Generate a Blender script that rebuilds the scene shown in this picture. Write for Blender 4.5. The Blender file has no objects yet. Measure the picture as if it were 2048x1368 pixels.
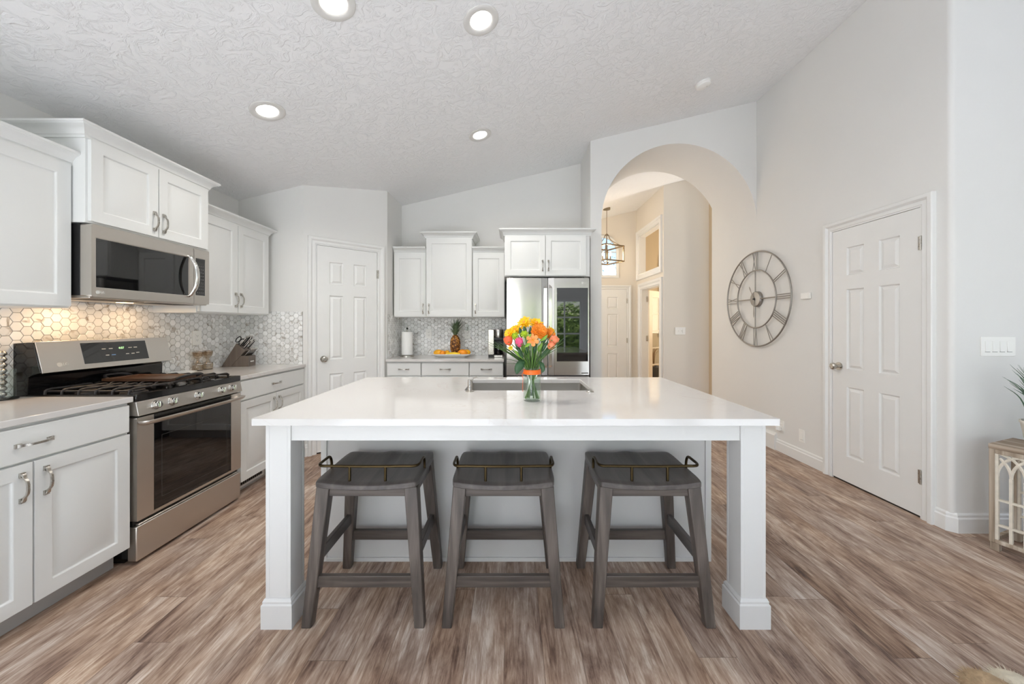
import bpy, bmesh, math, random
from mathutils import Vector, Matrix, noise
PI = math.pi
R = math.radians
random.seed(11)
sc = bpy.context.scene
C = sc.collection

# ------------------------------------------------------------------ camera
EYE = 1.30
F = 730.0                       # focal length in px of a 2048 px wide frame
cam_d = bpy.data.cameras.new('camera')
cam_d.sensor_width = 36.0
cam_d.lens = F / 2048 * 36.0
cam_d.shift_y = -34.0 / 2048
cam_d.clip_start = 0.05
cam = bpy.data.objects.new('camera', cam_d)
cam.location = (0, 0, EYE)
cam.rotation_euler = (PI / 2, 0, 0)
C.objects.link(cam)
sc.camera = cam

# ------------------------------------------------------------------ world / view
sc.view_settings.view_transform = 'Standard'
sc.view_settings.look = 'None'
sc.view_settings.gamma = 1.0
sc.view_settings.use_curve_mapping = False
sc.view_settings.exposure = 0.23
w = bpy.data.worlds.new('sky')
sc.world = w
w.use_nodes = True
wn = w.node_tree.nodes
sky = wn.new('ShaderNodeTexSky')
sky.sky_type = 'NISHITA'
sky.sun_disc = False
sky.sun_elevation = R(50)
sky.sun_rotation = R(200)
w.node_tree.links.new(sky.outputs[0], wn['Background'].inputs[0])
wn['Background'].inputs[1].default_value = 0.28


def area_light(name, loc, rot, sx, sy, power, col):
    d = bpy.data.lights.new(name, 'AREA')
    d.shape = 'RECTANGLE'
    d.size, d.size_y = sx, sy
    d.energy = power
    d.color = col
    o = bpy.data.objects.new(name, d)
    o.location = loc
    o.rotation_euler = rot
    C.objects.link(o)
    return o


DAY = (0.97, 0.965, 1.0)
# daylight entering through the big windows of the living side, behind the camera
area_light('daylight_rear_window', (-1.35, -2.92, 1.10), (R(90), 0, 0), 2.0, 2.0, 40, DAY)
area_light('daylight_patio_window', (3.05, -2.92, 1.10), (R(90), 0, 0), 1.3, 1.9, 4, DAY)
area_light('daylight_side_window', (5.90, -0.3, 1.6), (0, R(90), 0), 1.9, 2.4, 6, DAY)
# afternoon sun: falls on the living room floor behind the camera and lights the ceiling from below
sd = bpy.data.lights.new('sun', 'SUN')
sd.energy = 25.0
sd.angle = R(1.0)
sd.color = (0.885, 0.915, 1.0)
so = bpy.data.objects.new('sun', sd)
so.rotation_euler = (R(52), 0, R(-4))
C.objects.link(so)
sc.cycles.transparent_max_bounces = 32
sc.cycles.max_bounces = 14
sc.cycles.diffuse_bounces = 7
# added fill lamps for entry hall, study and passage, with no windows behind them
area_light('added_entry_fill', (0.36, 6.0, 1.7), (0, R(-90), 0), 1.8, 1.2, 13, (1.0, 0.97, 0.92))
area_light('added_study_fill', (4.85, 7.2, 1.9), (0, R(90), 0), 1.6, 1.2, 44, (1.0, 0.84, 0.62))
area_light('added_passage_fill', (4.90, 5.36, 1.8), (0, R(90), 0), 2.0, 0.5, 60, (1.0, 0.95, 0.88))


# ------------------------------------------------------------------ materials
def new_mat(name):
    m = bpy.data.materials.new(name)
    m.use_nodes = True
    nt = m.node_tree
    return m, nt, nt.nodes['Principled BSDF']


def lin(r, g, b):
    def f(c):
        c /= 255.0
        return c / 12.92 if c <= 0.04045 else ((c + 0.055) / 1.055) ** 2.4
    return (f(r), f(g), f(b), 1.0)


def simple(name, col, rough=0.5, metal=0.0, spec=0.5, coat=0.0, bump=0.0, bscale=60.0, vary=0.0, vscale=8.0, stretch=(1, 1, 1)):
    """plain surface with a faint procedural variation in tone and relief"""
    m, nt, b = new_mat(name)
    N, L = nt.nodes, nt.links
    b.inputs['Base Color'].default_value = col
    b.inputs['Roughness'].default_value = rough
    b.inputs['Metallic'].default_value = metal
    b.inputs['Specular IOR Level'].default_value = spec
    b.inputs['Coat Weight'].default_value = coat
    tc = N.new('ShaderNodeTexCoord')
    mp = N.new('ShaderNodeMapping')
    mp.inputs['Scale'].default_value = stretch
    L.new(tc.outputs['Object'], mp.inputs[0])
    if vary:
        n = N.new('ShaderNodeTexNoise')
        n.inputs['Scale'].default_value = vscale
        n.inputs['Detail'].default_value = 4
        L.new(mp.outputs[0], n.inputs['Vector'])
        r = N.new('ShaderNodeValToRGB')
        r.color_ramp.elements[0].position = 0.3
        r.color_ramp.elements[1].position = 0.7
        r.color_ramp.elements[0].color = tuple(c * (1 - vary) for c in col[:3]) + (1,)
        r.color_ramp.elements[1].color = tuple(min(1, c * (1 + vary)) for c in col[:3]) + (1,)
        L.new(n.outputs[0], r.inputs[0])
        L.new(r.outputs[0], b.inputs['Base Color'])
    if bump:
        n2 = N.new('ShaderNodeTexNoise')
        n2.inputs['Scale'].default_value = bscale
        n2.inputs['Detail'].default_value = 3
        L.new(mp.outputs[0], n2.inputs['Vector'])
        bp = N.new('ShaderNodeBump')
        bp.inputs['Strength'].default_value = bump
        bp.inputs['Distance'].default_value = 0.004
        L.new(n2.outputs[0], bp.inputs['Height'])
        L.new(bp.outputs[0], b.inputs['Normal'])
    return m


def steel(name, col, rough, stretch, amount=0.08):
    m, nt, b = new_mat(name)
    N, L = nt.nodes, nt.links
    b.inputs['Base Color'].default_value = col
    b.inputs['Metallic'].default_value = 1.0
    tc = N.new('ShaderNodeTexCoord')
    mp = N.new('ShaderNodeMapping')
    mp.inputs['Scale'].default_value = stretch
    n = N.new('ShaderNodeTexNoise')
    n.inputs['Scale'].default_value = 6.0
    n.inputs['Detail'].default_value = 5
    L.new(tc.outputs['Object'], mp.inputs[0])
    L.new(mp.outputs[0], n.inputs['Vector'])
    mr = N.new('ShaderNodeMapRange')
    mr.inputs['To Min'].default_value = rough - amount
    mr.inputs['To Max'].default_value = rough + amount
    L.new(n.outputs[0], mr.inputs[0])
    L.new(mr.outputs[0], b.inputs['Roughness'])
    return m


def emit(name, col, strength):
    m, nt, b = new_mat(name)
    b.inputs['Base Color'].default_value = (0.8, 0.8, 0.8, 1)
    b.inputs['Emission Color'].default_value = col
    b.inputs['Emission Strength'].default_value = strength
    return m


def thin_glass(name, tint=(1, 1, 1, 1), refl=1.0, rough=0.0):
    m = bpy.data.materials.new(name)
    m.use_nodes = True
    nt = m.node_tree
    N, L = nt.nodes, nt.links
    N.remove(N['Principled BSDF'])
    out = N['Material Output']
    t = N.new('ShaderNodeBsdfTransparent')
    t.inputs[0].default_value = tint
    g = N.new('ShaderNodeBsdfGlossy')
    g.inputs['Roughness'].default_value = rough
    ge = N.new('ShaderNodeNewGeometry')
    dt = N.new('ShaderNodeVectorMath')
    dt.operation = 'DOT_PRODUCT'
    L.new(ge.outputs['Normal'], dt.inputs[0])
    L.new(ge.outputs['Incoming'], dt.inputs[1])
    ab = N.new('ShaderNodeMath')
    ab.operation = 'ABSOLUTE'
    L.new(dt.outputs['Value'], ab.inputs[0])
    om = N.new('ShaderNodeMath')
    om.operation = 'SUBTRACT'
    om.inputs[0].default_value = 1.0
    L.new(ab.outputs[0], om.inputs[1])
    pw = N.new('ShaderNodeMath')
    pw.operation = 'POWER'
    pw.inputs[1].default_value = 5.0
    L.new(om.outputs[0], pw.inputs[0])
    fr = N.new('ShaderNodeMath')
    fr.operation = 'MULTIPLY_ADD'
    fr.inputs[1].default_value = 0.60
    fr.inputs[2].default_value = 0.035
    L.new(pw.outputs[0], fr.inputs[0])
    mul = N.new('ShaderNodeMath')
    mul.operation = 'MULTIPLY'
    mul.inputs[1].default_value = refl
    mx = N.new('ShaderNodeMixShader')
    L.new(fr.outputs[0], mul.inputs[0])
    L.new(mul.outputs[0], mx.inputs[0])
    L.new(t.outputs[0], mx.inputs[1])
    L.new(g.outputs[0], mx.inputs[2])
    L.new(mx.outputs[0], out.inputs[0])
    return m


def ceiling_mat():
    m, nt, b = new_mat('knockdown_ceiling')
    N, L = nt.nodes, nt.links
    b.inputs['Base Color'].default_value = lin(236, 236, 236)
    b.inputs['Roughness'].default_value = 0.75
    tc = N.new('ShaderNodeTexCoord')
    n1 = N.new('ShaderNodeTexNoise')
    n1.inputs['Scale'].default_value = 13
    n1.inputs['Detail'].default_value = 7
    n1.inputs['Roughness'].default_value = 0.6
    n1.inputs['Distortion'].default_value = 1.6
    L.new(tc.outputs['Object'], n1.inputs['Vector'])
    r = N.new('ShaderNodeValToRGB')
    r.color_ramp.elements[0].position = 0.46
    r.color_ramp.elements[1].position = 0.60
    L.new(n1.outputs[0], r.inputs[0])
    n2 = N.new('ShaderNodeTexNoise')
    n2.inputs['Scale'].default_value = 46
    n2.inputs['Detail'].default_value = 3
    L.new(tc.outputs['Object'], n2.inputs['Vector'])
    mul = N.new('ShaderNodeMath')
    mul.operation = 'MULTIPLY_ADD'
    mul.inputs[1].default_value = 0.25
    L.new(n2.outputs[0], mul.inputs[0])
    L.new(r.outputs[0], mul.inputs[2])
    bp = N.new('ShaderNodeBump')
    bp.inputs['Strength'].default_value = 0.55
    bp.inputs['Distance'].default_value = 0.006
    L.new(mul.outputs[0], bp.inputs['Height'])
    L.new(bp.outputs[0], b.inputs['Normal'])
    return m


def floor_mat():
    """staggered vinyl planks running away from the camera, each with its own grain"""
    m, nt, b = new_mat('plank_floor')
    N, L = nt.nodes, nt.links

    def math_(op, x, y=None, z=None):
        n = N.new('ShaderNodeMath')
        n.operation = op
        for i, q in enumerate((x, y, z)):
            if q is None:
                continue
            if isinstance(q, (int, float)):
                n.inputs[i].default_value = q
            else:
                L.new(q, n.inputs[i])
        return n.outputs[0]
    tc = N.new('ShaderNodeTexCoord')
    sp = N.new('ShaderNodeSeparateXYZ')
    L.new(tc.outputs['Object'], sp.inputs[0])
    PWD, PLN = 0.152, 1.22
    xr = math_('DIVIDE', math_('ADD', sp.outputs[0], 0.03), PWD)
    row = math_('FLOOR', xr)
    wn1 = N.new('ShaderNodeTexWhiteNoise')
    wn1.noise_dimensions = '1D'
    L.new(row, wn1.inputs['W'])
    yr = math_('ADD', math_('DIVIDE', sp.outputs[1], PLN), math_('MULTIPLY', wn1.outputs['Value'], 7.0))
    idx = math_('FLOOR', yr)
    cid = N.new('ShaderNodeCombineXYZ')
    L.new(row, cid.inputs[0])
    L.new(idx, cid.inputs[1])
    wn2 = N.new('ShaderNodeTexWhiteNoise')
    wn2.noise_dimensions = '2D'
    L.new(cid.outputs[0], wn2.inputs['Vector'])
    rnd = wn2.outputs['Value']
    fx = math_('FRACT', xr)
    fy = math_('FRACT', yr)
    ex = math_('MULTIPLY', math_('MINIMUM', fx, math_('SUBTRACT', 1.0, fx)), PWD)
    ey = math_('MULTIPLY', math_('MINIMUM', fy, math_('SUBTRACT', 1.0, fy)), PLN)
    joint = math_('LESS_THAN', math_('MINIMUM', ex, ey), 0.0009)
    off = N.new('ShaderNodeCombineXYZ')
    L.new(math_('MULTIPLY', rnd, 31.0), off.inputs[0])
    L.new(math_('MULTIPLY', rnd, 57.0), off.inputs[1])
    add = N.new('ShaderNodeVectorMath')
    L.new(tc.outputs['Object'], add.inputs[0])
    L.new(off.outputs[0], add.inputs[1])

    def streak(sy, scale, detail, dist, rough=0.6):
        q = N.new('ShaderNodeMapping')
        q.inputs['Scale'].default_value = (1, sy, 1)
        L.new(add.outputs[0], q.inputs[0])
        n = N.new('ShaderNodeTexNoise')
        n.inputs['Scale'].default_value = scale
        n.inputs['Detail'].default_value = detail
        n.inputs['Roughness'].default_value = rough
        n.inputs['Distortion'].default_value = dist
        L.new(q.outputs[0], n.inputs['Vector'])
        return n.outputs[0]
    big = streak(0.30, 6.0, 8, 1.0, 0.68)
    mid = streak(0.14, 30.0, 8, 0.7, 0.66)
    fine = streak(0.07, 130.0, 4, 0.3)
    hue = streak(0.5, 2.2, 2, 0.4)
    val = math_('ADD', math_('MULTIPLY', big, 0.44), math_('ADD', math_('MULTIPLY', mid, 0.42), math_('ADD', math_('MULTIPLY', fine, 0.22), math_('MULTIPLY', rnd, 0.05))))
    ramp = N.new('ShaderNodeValToRGB')
    e = ramp.color_ramp.elements
    e[0].position, e[0].color = 0.415, lin(80, 63, 55)
    e[1].position, e[1].color = 0.695, lin(216, 206, 196)
    for p, c in ((0.475, (120, 98, 86)), (0.54, (154, 132, 117)), (0.61, (181, 162, 147))):
        x = e.new(p)
        x.color = lin(*c)
    L.new(val, ramp.inputs[0])
    rb = N.new('ShaderNodeValToRGB')
    rb.color_ramp.elements[0].position = 0.38
    rb.color_ramp.elements[0].color = (1.0, 0.91, 0.82, 1)
    rb.color_ramp.elements[1].position = 0.62
    rb.color_ramp.elements[1].color = (0.97, 0.96, 0.97, 1)
    L.new(hue, rb.inputs[0])
    mixc = N.new('ShaderNodeMix')
    mixc.data_type = 'RGBA'
    mixc.blend_type = 'MULTIPLY'
    mixc.inputs[0].default_value = 1.0
    L.new(ramp.outputs[0], mixc.inputs[6])
    L.new(rb.outputs[0], mixc.inputs[7])
    mo = N.new('ShaderNodeMix')
    mo.data_type = 'RGBA'
    mo.inputs[7].default_value = lin(84, 68, 60)
    L.new(math_('MULTIPLY', joint, 0.7), mo.inputs[0])
    L.new(mixc.outputs[2], mo.inputs[6])
    L.new(mo.outputs[2], b.inputs['Base Color'])
    b.inputs['Roughness'].default_value = 0.45
    b.inputs['Specular IOR Level'].default_value = 0.3
    bp = N.new('ShaderNodeBump')
    bp.inputs['Strength'].default_value = 0.10
    bp.inputs['Distance'].default_value = 0.002
    L.new(val, bp.inputs['Height'])
    L.new(bp.outputs[0], b.inputs['Normal'])
    return m


def quartz_mat():
    m, nt, b = new_mat('white_quartz')
    N, L = nt.nodes, nt.links
    tc = N.new('ShaderNodeTexCoord')
    n = N.new('ShaderNodeTexNoise')
    n.inputs['Scale'].default_value = 3.0
    n.inputs['Detail'].default_value = 7
    n.inputs['Distortion'].default_value = 1.4
    L.new(tc.outputs['Object'], n.inputs['Vector'])
    r = N.new('ShaderNodeValToRGB')
    e = r.color_ramp.elements
    e[0].position = 0.487
    e[0].color = lin(212, 209, 206)
    e[1].position = 0.513
    e[1].color = lin(212, 209, 206)
    x = e.new(0.5)
    x.color = lin(205, 198, 193)
    L.new(n.outputs[0], r.inputs[0])
    n3 = N.new('ShaderNodeTexNoise')
    n3.inputs['Scale'].default_value = 1.6
    L.new(tc.outputs['Object'], n3.inputs['Vector'])
    r3 = N.new('ShaderNodeValToRGB')
    r3.color_ramp.elements[0].position = 0.45
    r3.color_ramp.elements[1].position = 0.62
    L.new(n3.outputs[0], r3.inputs[0])
    mx = N.new('ShaderNodeMix')
    mx.data_type = 'RGBA'
    mx.inputs[6].default_value = lin(212, 209, 206)
    L.new(r3.outputs[0], mx.inputs[0])
    L.new(r.outputs[0], mx.inputs[7])
    L.new(mx.outputs[2], b.inputs['Base Color'])
    b.inputs['Roughness'].default_value = 0.07
    b.inputs['Specular IOR Level'].default_value = 0.6
    return m


def tile_mat():
    m, nt, b = new_mat('marble_hex_tile')
    N, L = nt.nodes, nt.links
    at = N.new('ShaderNodeVertexColor')
    at.layer_name = 'tone'
    sep = N.new('ShaderNodeSeparateColor')
    L.new(at.outputs[0], sep.inputs[0])
    tc = N.new('ShaderNodeTexCoord')
    comb = N.new('ShaderNodeCombineXYZ')
    mu = N.new('ShaderNodeMath')
    mu.operation = 'MULTIPLY'
    mu.inputs[1].default_value = 21.0
    L.new(sep.outputs[1], mu.inputs[0])
    for i in range(3):
        L.new(mu.outputs[0], comb.inputs[i])
    ad = N.new('ShaderNodeVectorMath')
    L.new(tc.outputs['Object'], ad.inputs[0])
    L.new(comb.outputs[0], ad.inputs[1])
    n = N.new('ShaderNodeTexNoise')
    n.inputs['Scale'].default_value = 16
    n.inputs['Detail'].default_value = 5
    n.inputs['Distortion'].default_value = 0.9
    L.new(ad.outputs[0], n.inputs['Vector'])
    base = N.new('ShaderNodeValToRGB')
    e = base.color_ramp.elements
    e[0].position = 0.0
    e[0].color = lin(216, 216, 214)
    e[1].position = 1.0
    e[1].color = lin(250, 250, 249)
    L.new(sep.outputs[0], base.inputs[0])
    vr = N.new('ShaderNodeValToRGB')
    vr.color_ramp.elements[0].position = 0.57
    vr.color_ramp.elements[0].color = (0, 0, 0, 1)
    vr.color_ramp.elements[1].position = 0.74
    vr.color_ramp.elements[1].color = (1, 1, 1, 1)
    L.new(n.outputs[0], vr.inputs[0])
    mx = N.new('ShaderNodeMix')
    mx.data_type = 'RGBA'
    mx.inputs[7].default_value = lin(150, 138, 124)
    L.new(vr.outputs[0], mx.inputs[0])
    L.new(base.outputs[0], mx.inputs[6])
    L.new(mx.outputs[2], b.inputs['Base Color'])
    b.inputs['Roughness'].default_value = 0.16
    return m


def wood(name, cols, axis, scale=26.0, rough=0.45):
    m, nt, b = new_mat(name)
    N, L = nt.nodes, nt.links
    tc = N.new('ShaderNodeTexCoord')
    mp = N.new('ShaderNodeMapping')
    s = [1.0, 1.0, 1.0]
    s[axis] = 0.06
    mp.inputs['Scale'].default_value = s
    L.new(tc.outputs['Object'], mp.inputs[0])
    n = N.new('ShaderNodeTexNoise')
    n.inputs['Scale'].default_value = scale
    n.inputs['Detail'].default_value = 6
    n.inputs['Distortion'].default_value = 0.4
    L.new(mp.outputs[0], n.inputs['Vector'])
    r = N.new('ShaderNodeValToRGB')
    e = r.color_ramp.elements
    e[0].position, e[0].color = 0.28, lin(*cols[0])
    e[1].position, e[1].color = 0.72, lin(*cols[-1])
    if len(cols) == 3:
        x = e.new(0.5)
        x.color = lin(*cols[1])
    L.new(n.outputs[0], r.inputs[0])
    L.new(r.outputs[0], b.inputs['Base Color'])
    b.inputs['Roughness'].default_value = rough
    bp = N.new('ShaderNodeBump')
    bp.inputs['Strength'].default_value = 0.15
    bp.inputs['Distance'].default_value = 0.002
    L.new(n.outputs[0], bp.inputs['Height'])
    L.new(bp.outputs[0], b.inputs['Normal'])
    return m


def leaf_light_mat(name, col, glow):
    """thin leaves that let the sun through"""
    m = bpy.data.materials.new(name)
    m.use_nodes = True
    N, L = m.node_tree.nodes, m.node_tree.links
    N.remove(N['Principled BSDF'])
    tc = N.new('ShaderNodeTexCoord')
    n = N.new('ShaderNodeTexNoise')
    n.inputs['Scale'].default_value = 5.0
    n.inputs['Detail'].default_value = 5
    L.new(tc.outputs['Object'], n.inputs['Vector'])
    r = N.new('ShaderNodeValToRGB')
    r.color_ramp.elements[0].position, r.color_ramp.elements[0].color = 0.35, col
    r.color_ramp.elements[1].position, r.color_ramp.elements[1].color = 0.62, glow
    L.new(n.outputs[0], r.inputs[0])
    d = N.new('ShaderNodeBsdfDiffuse')
    t = N.new('ShaderNodeBsdfTranslucent')
    mx = N.new('ShaderNodeMixShader')
    mx.inputs[0].default_value = 0.55
    for b in (d, t):
        L.new(r.outputs[0], b.inputs[0])
    L.new(d.outputs[0], mx.inputs[1])
    L.new(t.outputs[0], mx.inputs[2])
    L.new(mx.outputs[0], N['Material Output'].inputs[0])
    return m


def pineapple_mat():
    m, nt, b = new_mat('pineapple_skin')
    N, L = nt.nodes, nt.links
    tc = N.new('ShaderNodeTexCoord')
    v = N.new('ShaderNodeTexVoronoi')
    v.inputs['Scale'].default_value = 48
    L.new(tc.outputs['Object'], v.inputs['Vector'])
    r = N.new('ShaderNodeValToRGB')
    e = r.color_ramp.elements
    e[0].position, e[0].color = 0.1, lin(228, 160, 72)
    e[1].position, e[1].color = 0.62, lin(92, 52, 20)
    L.new(v.outputs['Distance'], r.inputs[0])
    L.new(r.outputs[0], b.inputs['Base Color'])
    b.inputs['Roughness'].default_value = 0.55
    return m


M = {}
M['wall'] = simple('wall_paint', lin(226, 225, 222), 0.8, bump=0.06, bscale=120, vary=0.01, vscale=2)
M['wall_tan'] = simple('tan_wall_paint', lin(205, 188, 160), 0.8, bump=0.05, bscale=120)
M['wall_beige'] = simple('beige_wall_paint', lin(224, 217, 206), 0.8, bump=0.05, bscale=120)
M['ceiling'] = ceiling_mat()
M['floor'] = floor_mat()
M['trim'] = simple('white_trim_paint', lin(230, 230, 228), 0.35, vary=0.01)
M['cab'] = simple('white_cabinet_lacquer', lin(224, 225, 223), 0.35, vary=0.01, vscale=3)
M['island'] = simple('island_paint', lin(213, 212, 210), 0.38, vary=0.01, vscale=3)
M['dark'] = simple('dark_gap', lin(40, 34, 30), 0.7, vary=0.1)
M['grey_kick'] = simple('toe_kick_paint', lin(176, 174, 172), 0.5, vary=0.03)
M['quartz'] = quartz_mat()
M['tile'] = tile_mat()
M['grout'] = simple('grey_grout', lin(168, 166, 162), 0.85, bump=0.1, bscale=200)
M['steel_h'] = steel('brushed_steel_horizontal', lin(206, 200, 193), 0.36, (0.6, 0.6, 30), 0.04)
M['steel_v'] = steel('brushed_steel_vertical', lin(205, 202, 198), 0.20, (30, 30, 0.6), 0.05)
M['chrome'] = steel('polished_chrome', lin(222, 220, 216), 0.10, (1, 1, 1), 0.03)
M['nickel'] = steel('brushed_nickel', lin(188, 184, 177), 0.28, (10, 10, 10), 0.05)
M['clock_metal'] = steel('grey_painted_metal', lin(156, 153, 149), 0.42, (10, 10, 10), 0.08)
M['bronze'] = steel('aged_bronze', lin(74, 62, 42), 0.34, (12, 12, 12), 0.08)
M['black_enamel'] = simple('black_enamel', lin(20, 20, 21), 0.12, coat=0.3, vary=0.05)
M['black_glass'] = simple('black_glass', lin(14, 14, 15), 0.03, spec=0.8, vary=0.02)
M['cast_iron'] = simple('cast_iron', lin(44, 40, 39), 0.5, bump=0.2, bscale=300, vary=0.15, vscale=40)
M['black_plastic'] = simple('black_plastic', lin(26, 26, 27), 0.4, vary=0.1)
M['white_plastic'] = simple('white_plastic', lin(240, 239, 235), 0.35, vary=0.01)
M['ceramic'] = simple('white_ceramic', lin(240, 240, 238), 0.15, vary=0.01)
M['paper'] = simple('paper_towel', lin(242, 242, 240), 0.9, bump=0.3, bscale=90)
M['lamp_trim'] = simple('lamp_trim_enamel', lin(214, 212, 208), 0.4, vary=0.01)
M['lamp'] = emit('lamp_lens', (1, 0.97, 0.92, 1), 6.0)
M['warm_lamp'] = emit('warm_hood_lamp', (1, 0.62, 0.22, 1), 9.0)
M['bulb'] = emit('candle_bulb', (1, 0.82, 0.55, 1), 14.0)
M['green_led'] = emit('green_clock_digits', (0.2, 0.9, 0.15, 1), 0.8)
M['white_print'] = simple('white_print', lin(205, 205, 200), 0.5, vary=0.02)
M['grey_print'] = simple('grey_print', lin(120, 120, 118), 0.5, vary=0.02)
M['outline'] = simple('faint_outline', lin(70, 68, 66), 0.3, vary=0.02)
M['blue_print'] = simple('blue_print', lin(110, 150, 200), 0.5, vary=0.02)
M['stool'] = wood('dark_stool_wood', [(62, 55, 51), (86, 77, 71), (114, 103, 96)], 2, 40)
M['stool_h'] = wood('dark_stool_wood_rail', [(62, 55, 51), (84, 75, 69), (108, 98, 91)], 0, 40)
M['stool_seat'] = wood('dark_stool_wood_seat', [(64, 59, 57), (82, 76, 73), (100, 93, 89)], 1, 26, 0.36)
M['whitewash'] = wood('weathered_pale_wood', [(120, 104, 88), (172, 156, 138), (208, 198, 184)], 2, 30, 0.7)
M['whitewash_top'] = wood('weathered_pale_wood_top', [(112, 94, 78), (160, 142, 124), (204, 192, 176)], 0, 30, 0.7)
M['lattice'] = simple('cream_lattice_paint', lin(222, 214, 200), 0.65, vary=0.08, vscale=30)
M['knife_block'] = wood('grey_brown_block', [(92, 82, 74), (112, 101, 92)], 2, 30, 0.5)
M['griddle'] = simple('seasoned_griddle', lin(70, 48, 34), 0.35, vary=0.25, vscale=12)
M['vase_glass'] = thin_glass('clear_glass', (0.95, 0.97, 0.96, 1), 1.3)
M['water'] = thin_glass('water', (0.90, 0.95, 0.90, 1), 0.35)
M['pane'] = thin_glass('window_pane', (0.96, 0.98, 0.98, 1), 1.0)
M['crystal'] = thin_glass('amber_crystal', (0.86, 0.79, 0.70, 1), 2.6, 0.03)
M['ribbon'] = simple('orange_ribbon', lin(255, 112, 16), 0.4, vary=0.05)
M['yellow'] = simple('yellow_petal', lin(252, 196, 10), 0.5, vary=0.12, vscale=40)
M['orange'] = simple('orange_petal', lin(244, 150, 40), 0.5, vary=0.12, vscale=60)
M['peach'] = simple('peach_petal', lin(247, 158, 84), 0.5, vary=0.12, vscale=60)
M['coral'] = simple('coral_petal', lin(243, 104, 58), 0.5, vary=0.18, vscale=50)
M['salmon'] = simple('salmon_petal', lin(246, 138, 96), 0.5, vary=0.18, vscale=50)
M['pink'] = simple('pink_petal', lin(232, 84, 130), 0.5, vary=0.18, vscale=50)
M['lime'] = simple('lime_petal', lin(170, 196, 34), 0.5, vary=0.15, vscale=50)
M['stem'] = simple('green_stem', lin(92, 128, 52), 0.5, vary=0.2, vscale=30)
M['leaf'] = simple('dark_leaf', lin(46, 82, 46), 0.4, vary=0.2, vscale=30)
M['blade'] = simple('grass_blade', lin(70, 98, 50), 0.5, vary=0.2, vscale=30)
M['leaf_light'] = simple('light_leaf', lin(120, 160, 52), 0.45, vary=0.2, vscale=30)
M['plant'] = simple('grey_green_blade', lin(86, 112, 90), 0.5, vary=0.2, vscale=30)
M['pot'] = simple('pale_clay_pot', lin(226, 220, 208), 0.6, vary=0.05, vscale=10)
M['soil'] = simple('potting_soil', lin(50, 44, 38), 0.9, bump=0.5, bscale=80, vary=0.2)
M['dried'] = simple('dried_grass', lin(186, 152, 104), 0.7, vary=0.2)
M['pineapple'] = pineapple_mat()
M['pine_leaf'] = simple('pineapple_leaf', lin(96, 116, 84), 0.5, vary=0.25, vscale=40)
M['mango'] = simple('yellow_orange_fruit', lin(240, 172, 20), 0.35, vary=0.15, vscale=20)
M['orange_fruit'] = simple('orange_fruit', lin(244, 150, 24), 0.4, bump=0.1, bscale=400, vary=0.06)
M['banana'] = simple('banana_skin', lin(246, 206, 40), 0.4, vary=0.08, vscale=20)
M['fur_tan'] = simple('tan_fur', lin(176, 152, 122), 0.95, bump=0.6, bscale=120, vary=0.15, vscale=40)
M['fur_cream'] = simple('cream_fur', lin(206, 198, 180), 0.95, bump=0.6, bscale=120, vary=0.1, vscale=40)
M['hedge'] = leaf_light_mat('hedge_leaves', lin(70, 104, 46), lin(196, 214, 130))
M['mirror_glass'] = simple('dark_mirror_glass', lin(12, 14, 17), 0.02, spec=1.0, vary=0.02)
M['mirror_glass'].node_tree.nodes['Principled BSDF'].inputs['IOR'].default_value = 1.62
M['lawn'] = simple('lawn', lin(70, 74, 60), 0.9, vary=0.25, vscale=6)
M['roof'] = simple('pale_shingles', lin(214, 206, 196), 0.8, vary=0.1, vscale=12)
M['dark_metal'] = steel('fridge_side_grey', lin(110, 108, 105), 0.4, (10, 10, 10))
M['sink'] = steel('sink_steel', lin(190, 186, 180), 0.30, (20, 0.6, 0.6), 0.06)
M['door_tan'] = simple('cream_door_paint', lin(232, 220, 198), 0.4, vary=0.01)
M['lantern'] = steel('antique_nickel', lin(150, 134, 112), 0.35, (10, 10, 10), 0.05)


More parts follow.
